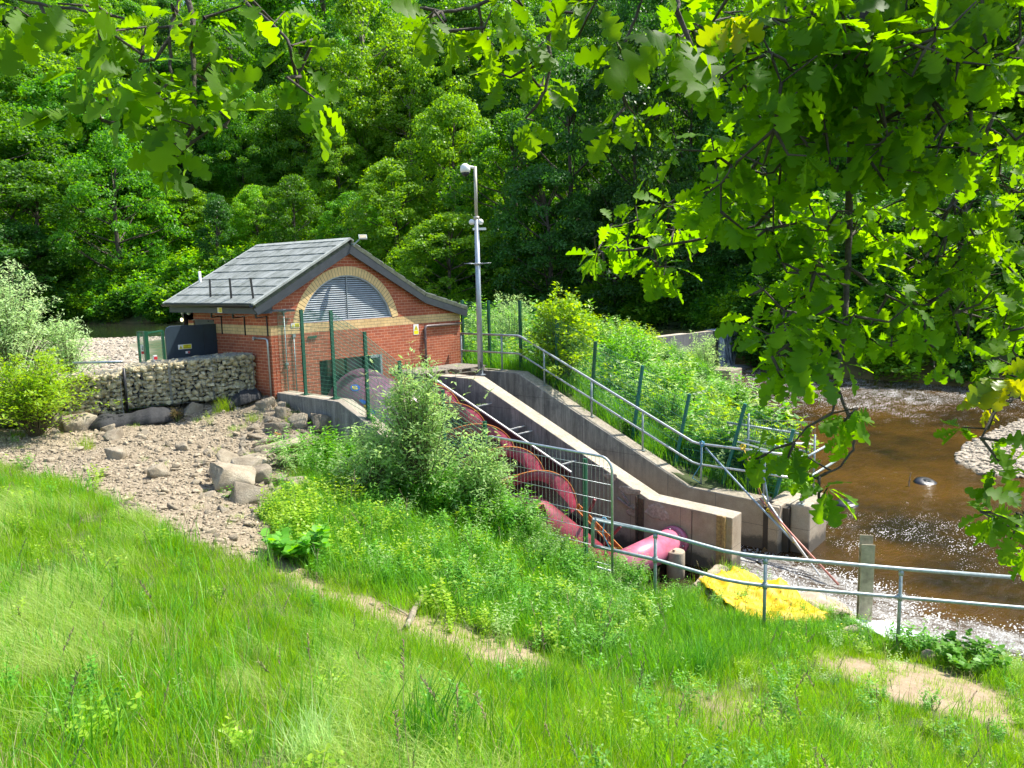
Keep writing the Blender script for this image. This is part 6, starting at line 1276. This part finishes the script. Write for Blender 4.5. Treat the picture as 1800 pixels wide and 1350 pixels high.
# seeding grass stems, left foreground
# shrubs and saplings behind the handrail
for i, (u, v, d, h, w, ns, per, ls, mt, T_, lb) in enumerate((
   (990,690,21.9,2.9,1.8,90,70,.14,'weedy',LEAF,'bright yellow-green sapling behind the handrail'),
   (1100,640,27,3.1,2.4,80,60,.13,'weed',LEAF,'wide green shrub right of the yellow-green sapling'),
   (900,600,30,2.9,2.3,70,60,.13,'bud',NARROW,'grey-green shrub behind the first fence posts'),
   (1235,625,40,3.2,2.0,70,60,.15,'bud',NARROW,'tall flowering shrub on the stone pier by the weir'),
   (1170,700,27,2.4,1.9,60,55,.12,'weed',LEAF,'shrub on the slope above the leaning fence posts'),
   (1265,790,22.5,1.6,1.2,50,50,.09,'weedy',LEAF,'small bright shrub between the leaning teal posts'),
   (1175,780,21.8,1.6,1.1,50,50,.09,'weed',LEAF,'low shrub left of the leaning teal posts'),
   (1290,720,28,1.7,1.2,50,55,.11,'weed',LEAF,'shrub at the river edge above the teal posts'),
   (1020,590,36,2.4,2.2,60,60,.15,'treeB',LEAF,'mid-green shrub on the far side of the bank near the pool'),
   (770,545,31,1.9,1.3,50,50,.13,'weedy',LEAF,'yellow-green shrub peeping over the low end of the roof'),
   (850,650,26,1.6,1.4,50,50,.11,'weed',LEAF,'low green shrub behind the upright fence posts'))):
    p = D(u, v, d); z0 = H1(p[0], p[1])-.05; V, F, T, st = bush(900+i, h, w, ns, per, ls, T_, .5, 1.1); 
    plant('shrub', lb, 'shrub', (p[0], p[1], z0), V, F, T, st, M[mt], M['twig'], .012)

# ------------------------------------------------------------------ the oak overhead
oakroot = empty('oak_tree', tuple(CAM[:2]+Rv0[:2]*3.4-Fv[:2]*1.2)+(H1(*(CAM[:2]+Rv0[:2]*3.4-Fv[:2]*1.2))-.1,), 'oak tree whose leafy branches hang over the top of the view', 'tree')
ob = np.array(oakroot.location); crot = ob+np.array([0,0,4.6])
g = MB(); g.tube([ob+[0,0,-.3], ob+[0,0,.2], ob+[.05,0,1.5], ob+[0,.1,3.2], crot, crot+[.2,-.3,2.5]], [.42,.30,.25,.23,.19,.12], 14); rel(g.build('trunk', M['bark'], None), oakroot)
class Bough:
    def __init__(s, label, mat='oak'): s.g = MB(); s.L = []; s.label = label; s.mat = mat; s.nodes = []
    def path(s, pts, r0, r1, seed=0):
        R = rng(seed); P = [np.array(p) for p in pts]; Q = []
        for i in range(len(P)-1):
            for k in range(4): t = k/4; Q.append(P[i]*(1-t)+P[i+1]*t+R.normal(0, .006, 3)*(np.linalg.norm(P[i+1]-P[i])+.2))
        Q.append(P[-1]); s.g.tube(Q, [r0+(r1-r0)*i/(len(Q)-1) for i in range(len(Q))], 7); s.nodes += Q
    def px(s, pts, r0, r1, seed=0): s.path([D(*p) for p in pts], r0, r1, seed)
    def cluster(s, u, v, ru, rv, d, n, seed, size=.12, droop=.55, tint=(.1,.9), shift=None):
        R = rng(seed); m = max(1, round(n*(1.0 if seed < 1200 or seed >= 1440 else 1.25)/5)); nd = np.array(s.nodes)
        for i in range(m):
            a = R.uniform(0, 6.3); rr = math.sqrt(R.random()) if m > 1 else 0; c = D(u+math.cos(a)*rr*ru, v+math.sin(a)*rr*rv, d*R.uniform(.93,1.1))
            if shift is not None: c = c+shift*R.uniform(.6,1.6)
            j = np.argmin(np.linalg.norm(nd-c, axis=1)); b = nd[j]; mid = (b+c)/2+R.normal(0, .03, 3)+np.array([0,0,-.02]); s.g.tube([b, mid, c], [.006,.004,.0025], 5, False)
            if i % 2 == 0: s.nodes += [mid, c]; nd = np.array(s.nodes)
            k = R.integers(4, 7); dirc = norm(c-b+1e-6); az = R.uniform(0, 6.3)+np.arange(k)*2.4; e1 = norm(np.cross(dirc, [0.1,0.2,1])); e2 = np.cross(dirc, e1)
            dx = dirc*.5+np.cos(az)[:,None]*e1*.9+np.sin(az)[:,None]*e2*.9+np.array([0,0,-droop])+R.normal(0,.2,(k,3)); up = np.array([0,0,1.])+R.normal(0,.55,(k,3))+dx*0
            sz = size*R.uniform(.62,1.15,k); s.L.append(leaves((OAK, OAK2, OAK3, OAK)[R.integers(0,4)], c+norm(dx)*.008, dx, up, sz, R.uniform(*tint, k), R.uniform(.85,1.1,k)))
    def done(s):
        b = rel(s.g.build('branch', M['bark'], None), oakroot); b['label'] = s.label; V, F, T = cat(s.L); f = fastmesh('foliage', V, F, M[s.mat], tint=T, smooth=False); f.parent = b
def far(u, v, d): return D(u, v, d)
# upper left sprays
b = Bough('oak spray with glowing leaves at upper left'); top = D(330,-330,2.35); b.path([crot, crot*.5+D(330,-420,2.6)*.5+[0,0,.6], D(380,-420,2.5), top], .06, .02, 1)
b.path([top, D(330,-60,2.15)], .013, .009, 2); b.px([(330,-60,2.15),(336,60,2.1),(341,150,2.08),(343,218,2.08)], .009, .005, 3); b.px([(330,-60,2.15),(315,-10,2.1),(298,65,2.08),(272,105,2.06),(245,108,2.05)], .007, .004, 4)
b.px([(298,65,2.08),(300,110,2.07),(303,140,2.06),(282,160,2.05),(235,165,2.05)], .005, .003, 5); b.px([(330,-60,2.15),(150,-40,2.2),(30,0,2.2),(110,15,2.2),(190,26,2.15)], .006, .004, 6); b.px([(336,40,2.1),(300,47,2.1),(265,48,2.1)], .005,.003,7)
b.px([(343,218,2.08),(325,240,2.05),(312,275,2.02)], .004, .0025, 8); b.px([(343,218,2.08),(370,228,2.08),(400,225,2.08)], .004, .0025, 9)
for i, c in enumerate([(70,15,55,20,2.1,9),(180,45,75,35,2.1,18),(135,120,20,30,2.05,7),(225,115,60,40,2.0,20),(205,175,50,20,2.0,10),(300,20,70,25,2.05,12),(365,50,30,30,2.05,6),(345,120,30,35,2.05,8),(285,190,40,25,2.0,10),(385,195,30,15,2.08,7),(305,235,18,25,2.0,9),(303,268,16,14,2.0,6),(120,190,14,14,2.03,4),(425,10,20,15,2.1,4),(12,45,18,30,2.1,5),(160,165,15,20,2.05,4)]): b.cluster(*c, 1000+i, .118)
b.px([(420,-60,2.2),(430,0,2.15),(480,45,2.1),(505,70,2.08),(522,110,2.05),(528,135,2.05)], .006, .003, 10); b.cluster(512,80,8,10,2.08,4,1030,.10); b.cluster(532,130,14,22,2.05,9,1031,.12); b.cluster(556,175,14,18,2.03,6,1032,.12); b.cluster(500,20,40,20,2.1,7,1033,.12)
b.done()
# top middle sprigs
b = Bough('thin oak sprigs hanging at top centre'); b.path([crot, crot*.4+D(1000,-420,2.9)*.6+[0,0,.3], D(960,-260,2.6), D(962,-40,2.45)], .05, .012, 20)
b.px([(962,-40,2.45),(965,60,2.4),(967,110,2.4),(958,160,2.4),(944,185,2.4)], .008, .004, 21); b.px([(962,-40,2.45),(840,10,2.45),(790,22,2.4),(728,14,2.4)], .007, .004, 22); b.px([(900,-60,2.45),(1040,-20,2.5),(1130,0,2.5),(1105,60,2.55),(1090,120,2.55),(1098,190,2.55)], .007, .0035, 23); b.px([(970,20,2.4),(1020,25,2.4),(1045,10,2.4)],.005,.003,24)
for i, c in enumerate([(745,22,35,22,2.4,14),(790,55,30,20,2.4,6),(850,60,40,35,2.4,9),(930,75,45,40,2.35,15),(955,150,28,25,2.4,8),(938,212,16,18,2.4,5),(1035,30,60,30,2.4,16),(1085,95,28,32,2.55,9),(1098,205,26,34,2.55,11),(890,15,60,20,2.4,10),(880,130,20,20,2.4,3)]): b.cluster(*c, 1100+i)
b.px([(1120,-160,2.0),(1200,-140,1.7),(1195,-10,1.55),(1190,20,1.52)], .006, .003, 26); b.cluster(1190,60,16,30,1.5,5,1140,.14); b.done()
# right hand mass
b = Bough('main oak bough filling the upper right'); b.path([crot, crot*.45+D(1750,-260,2.9)*.55, D(1620,-160,2.6), D(1520,20,2.5)], .11, .05, 30)
b.px([(1520,20,2.5),(1500,80,2.5),(1420,150,2.5),(1330,190,2.6)], .035, .012, 31); b.px([(1500,80,2.5),(1400,220,2.7),(1320,300,2.9),(1200,345,3.0)], .018, .007, 32); b.px([(1520,20,2.5),(1600,140,2.6),(1640,260,2.8),(1660,330,2.9)], .02, .008, 33); b.px([(1400,220,2.7),(1380,330,2.9),(1330,400,3.0),(1180,430,3.1),(1060,445,3.2)], .01, .004, 34); b.px([(1200,345,3.0),(1130,385,3.1),(1075,400,3.1)], .006,.003,35)
SH = SUN*1.0
for i, c in enumerate([(1250,70,100,80,2.4,70),(1400,80,110,90,2.3,110),(1560,70,120,90,2.3,120),(1700,60,120,80,2.3,100),(1470,215,130,90,2.4,120),(1620,230,110,90,2.4,100),(1350,230,90,80,2.6,70),(1250,300,90,60,2.9,55),(1150,390,85,38,3.1,44),(1060,440,62,28,3.2,26),(1180,470,55,38,3.1,24),(1350,360,90,60,2.8,70)]): b.cluster(*c, 1200+i, .112)
# leaves above and behind the frame keep the inner ones in shade
for i, c in enumerate([(1400,100,150,110,2.4,200),(1600,100,160,120,2.4,220),(1520,260,150,90,2.5,190),(1300,200,110,100,2.7,100)]): b.cluster(*c, 1250+i, .13, shift=SUN*1.25)
b.done()
b = Bough('oak bough hanging down over the river with curling twig'); b.path([D(1520,20,2.5), D(1500,180,2.7), D(1492,370,2.8)], .02, .014, 40); b.px([(1492,370,2.8),(1490,470,2.8),(1484,590,2.75),(1470,680,2.7)], .013, .008, 41)
b.px([(1470,680,2.7),(1488,720,2.7),(1502,760,2.7),(1500,790,2.7),(1478,820,2.7),(1440,838,2.7)], .006, .003, 42); b.px([(1470,680,2.7),(1440,665,2.7),(1400,650,2.7),(1365,620,2.7)], .006,.003,43); b.px([(1488,520,2.8),(1430,560,2.8),(1380,545,2.8),(1330,500,2.8)], .007, .003, 44); b.px([(1490,470,2.8),(1560,520,2.9),(1640,560,2.9)], .007, .003, 45)
for i, c in enumerate([(1480,410,100,70,2.8,70),(1370,470,90,70,2.8,55),(1398,590,50,50,2.6,34),(1372,662,36,40,2.6,16),(1545,560,95,45,2.85,50),(1440,640,50,40,2.7,20),(1470,725,45,28,2.7,14),(1400,805,45,32,2.65,18),(1345,800,25,20,2.6,6),(1440,845,25,18,2.65,6),(1482,765,16,22,2.7,3),(1630,640,45,55,2.9,18),(1320,555,25,25,2.8,6)]): b.cluster(*c, 1300+i, .11)
b.done()
b = Bough('right-hand oak bough with dark stem and lit outer leaves'); b.path([crot, D(1950,-150,3.0), D(1830,40,3.0)], .07, .03, 50); b.px([(1830,40,3.0),(1790,100,3.0),(1755,170,3.0),(1725,240,3.0),(1690,320,3.05)], .026, .012, 51); b.px([(1760,150,3.0),(1800,165,2.9),(1860,180,2.9)], .012,.008,52); b.px([(1690,320,3.05),(1700,400,3.1),(1715,520,3.1),(1700,600,3.1)], .009,.004,53); b.px([(1690,320,3.05),(1640,430,3.1),(1600,500,3.1)], .008,.004,54); b.px([(1860,180,2.9),(1840,500,2.9),(1830,640,2.8),(1760,700,2.7),(1725,770,2.65)], .012,.003,55); b.px([(1830,640,2.8),(1850,850,2.7),(1790,920,2.6)], .008,.003,56)
for i, c in enumerate([(1740,300,80,90,3.0,55),(1620,400,95,75,3.0,60),(1740,430,80,80,2.95,60),(1700,540,80,50,2.95,45),(1600,500,70,50,3.0,30),(1780,560,40,60,2.9,20),(1760,630,50,35,2.8,14),(1720,770,35,40,2.65,10),(1770,800,35,30,2.65,9),(1772,915,38,40,2.6,26),(1790,960,22,20,2.6,6),(1785,180,50,70,2.9,20)]): b.cluster(*c, 1400+i, .108)
b.done()
b = Bough('yellowing oak twig at the right edge', 'oaky'); b.px([(1845,600,2.75),(1800,650,2.7),(1750,660,2.65)], .005, .003, 60); b.px([(1845,600,2.75),(1790,700,2.7),(1735,720,2.65)], .005,.003,61)
b.px([(1285,-150,2.3),(1290,-60,2.1),(1287,0,2.02)], .005, .003, 62)
for i, c in enumerate([(1775,660,22,14,2.65,9),(1735,712,18,12,2.65,5),(1285,30,10,30,2.0,3)]): b.cluster(*c, 1450+i, .11)
b.done()
# rank growth hanging over the top of the left channel wall
srcs = [grass_src('weed', 80+i, 40, .55, .12, .009, .6) for i in range(2)]
for i, (mt, T_) in enumerate((('weed',LEAF),('bud',NARROW),('weed',NARROW))):
    V, F, Tn, st = weed(830+i, .6, .3, 9, 10, .09, T_, .4, .1, 1.1); srcs.append(source(V, F, M[mt], Tn))
R = rng(88); n = 620; y = R.uniform(-9.6,-3.0,n); x = R.uniform(-.9,.30,n)-np.clip((y+6.2)*.45, 0, 1.5)*R.random(n)+np.clip((-7.5-y)*.12, 0, .3); z = np.where(x > .02, np.interp(-y, [2.25,7.6,9.6], [-1.36,-3.72,-3.78])-.05, H(x, y)); z = np.minimum(z, np.where(x > .02, z, -1.0))
scatter('rank_weeds', np.stack([x, y, z], -1), np.stack([R.uniform(-.1,.1,n), R.uniform(-.1,.3,n), R.uniform(0,6.3,n)], -1), R.uniform(.6,1.45,n)*np.where(y < -7.7, .55, 1), R.integers(0,5,n), srcs, 'tall rank weeds leaning over the edge of the screw channel')
# flowering grass stalks over the lawn
srcs = []
for i in range(4):
    R = rng(940+i); g = MB(); hh = .62+.1*i; ln = R.uniform(.08,.2); P = [np.array([ln*t*t, .3*ln*t*t, hh*t]) for t in np.linspace(0, 1, 7)]; g.tube(P, [.0022,.002,.0018,.0016,.0014,.0012,.001], 3, False)
    for k in range(16): t = .80+.2*k/16; c = np.array([ln*t*t, .3*ln*t*t, hh*t]); e = np.array([R.uniform(-1,1), R.uniform(-1,1), 1.2]); g.tube([c, c+norm(e)*.014, c+norm(e)*.026], [.002,.0038,.0008], 3, False)
    o = g.build('src', simple('seed_head_%d' % i, ((.20,.22,.07),(.30,.25,.12),(.16,.20,.07),(.26,.17,.12))[i], .7)); C.objects.unlink(o); srcs.append(o)
x, y, z, R = sample(-11, 3, -16, 0, 5, 51); ok, u, v, d = zoneok(x, y, z, 100); k = ok & (gmask(x, y) < .2) & (pmask(x, y) < .3) & (R.random(len(x)) < .35+.65*(vnoise(x, y, 30, 1.2) > .2)); x, y, z = x[k], y[k], z[k]; n = len(x)
scatter('grass_stalks', np.stack([x, y, z], -1), np.stack([R.uniform(-.25,.25,n), R.uniform(-.25,.25,n), R.uniform(0,6.3,n)], -1), R.uniform(.55,1.05,n), R.integers(0,4,n), srcs, 'thin seeding grass stalks standing above the lawn')
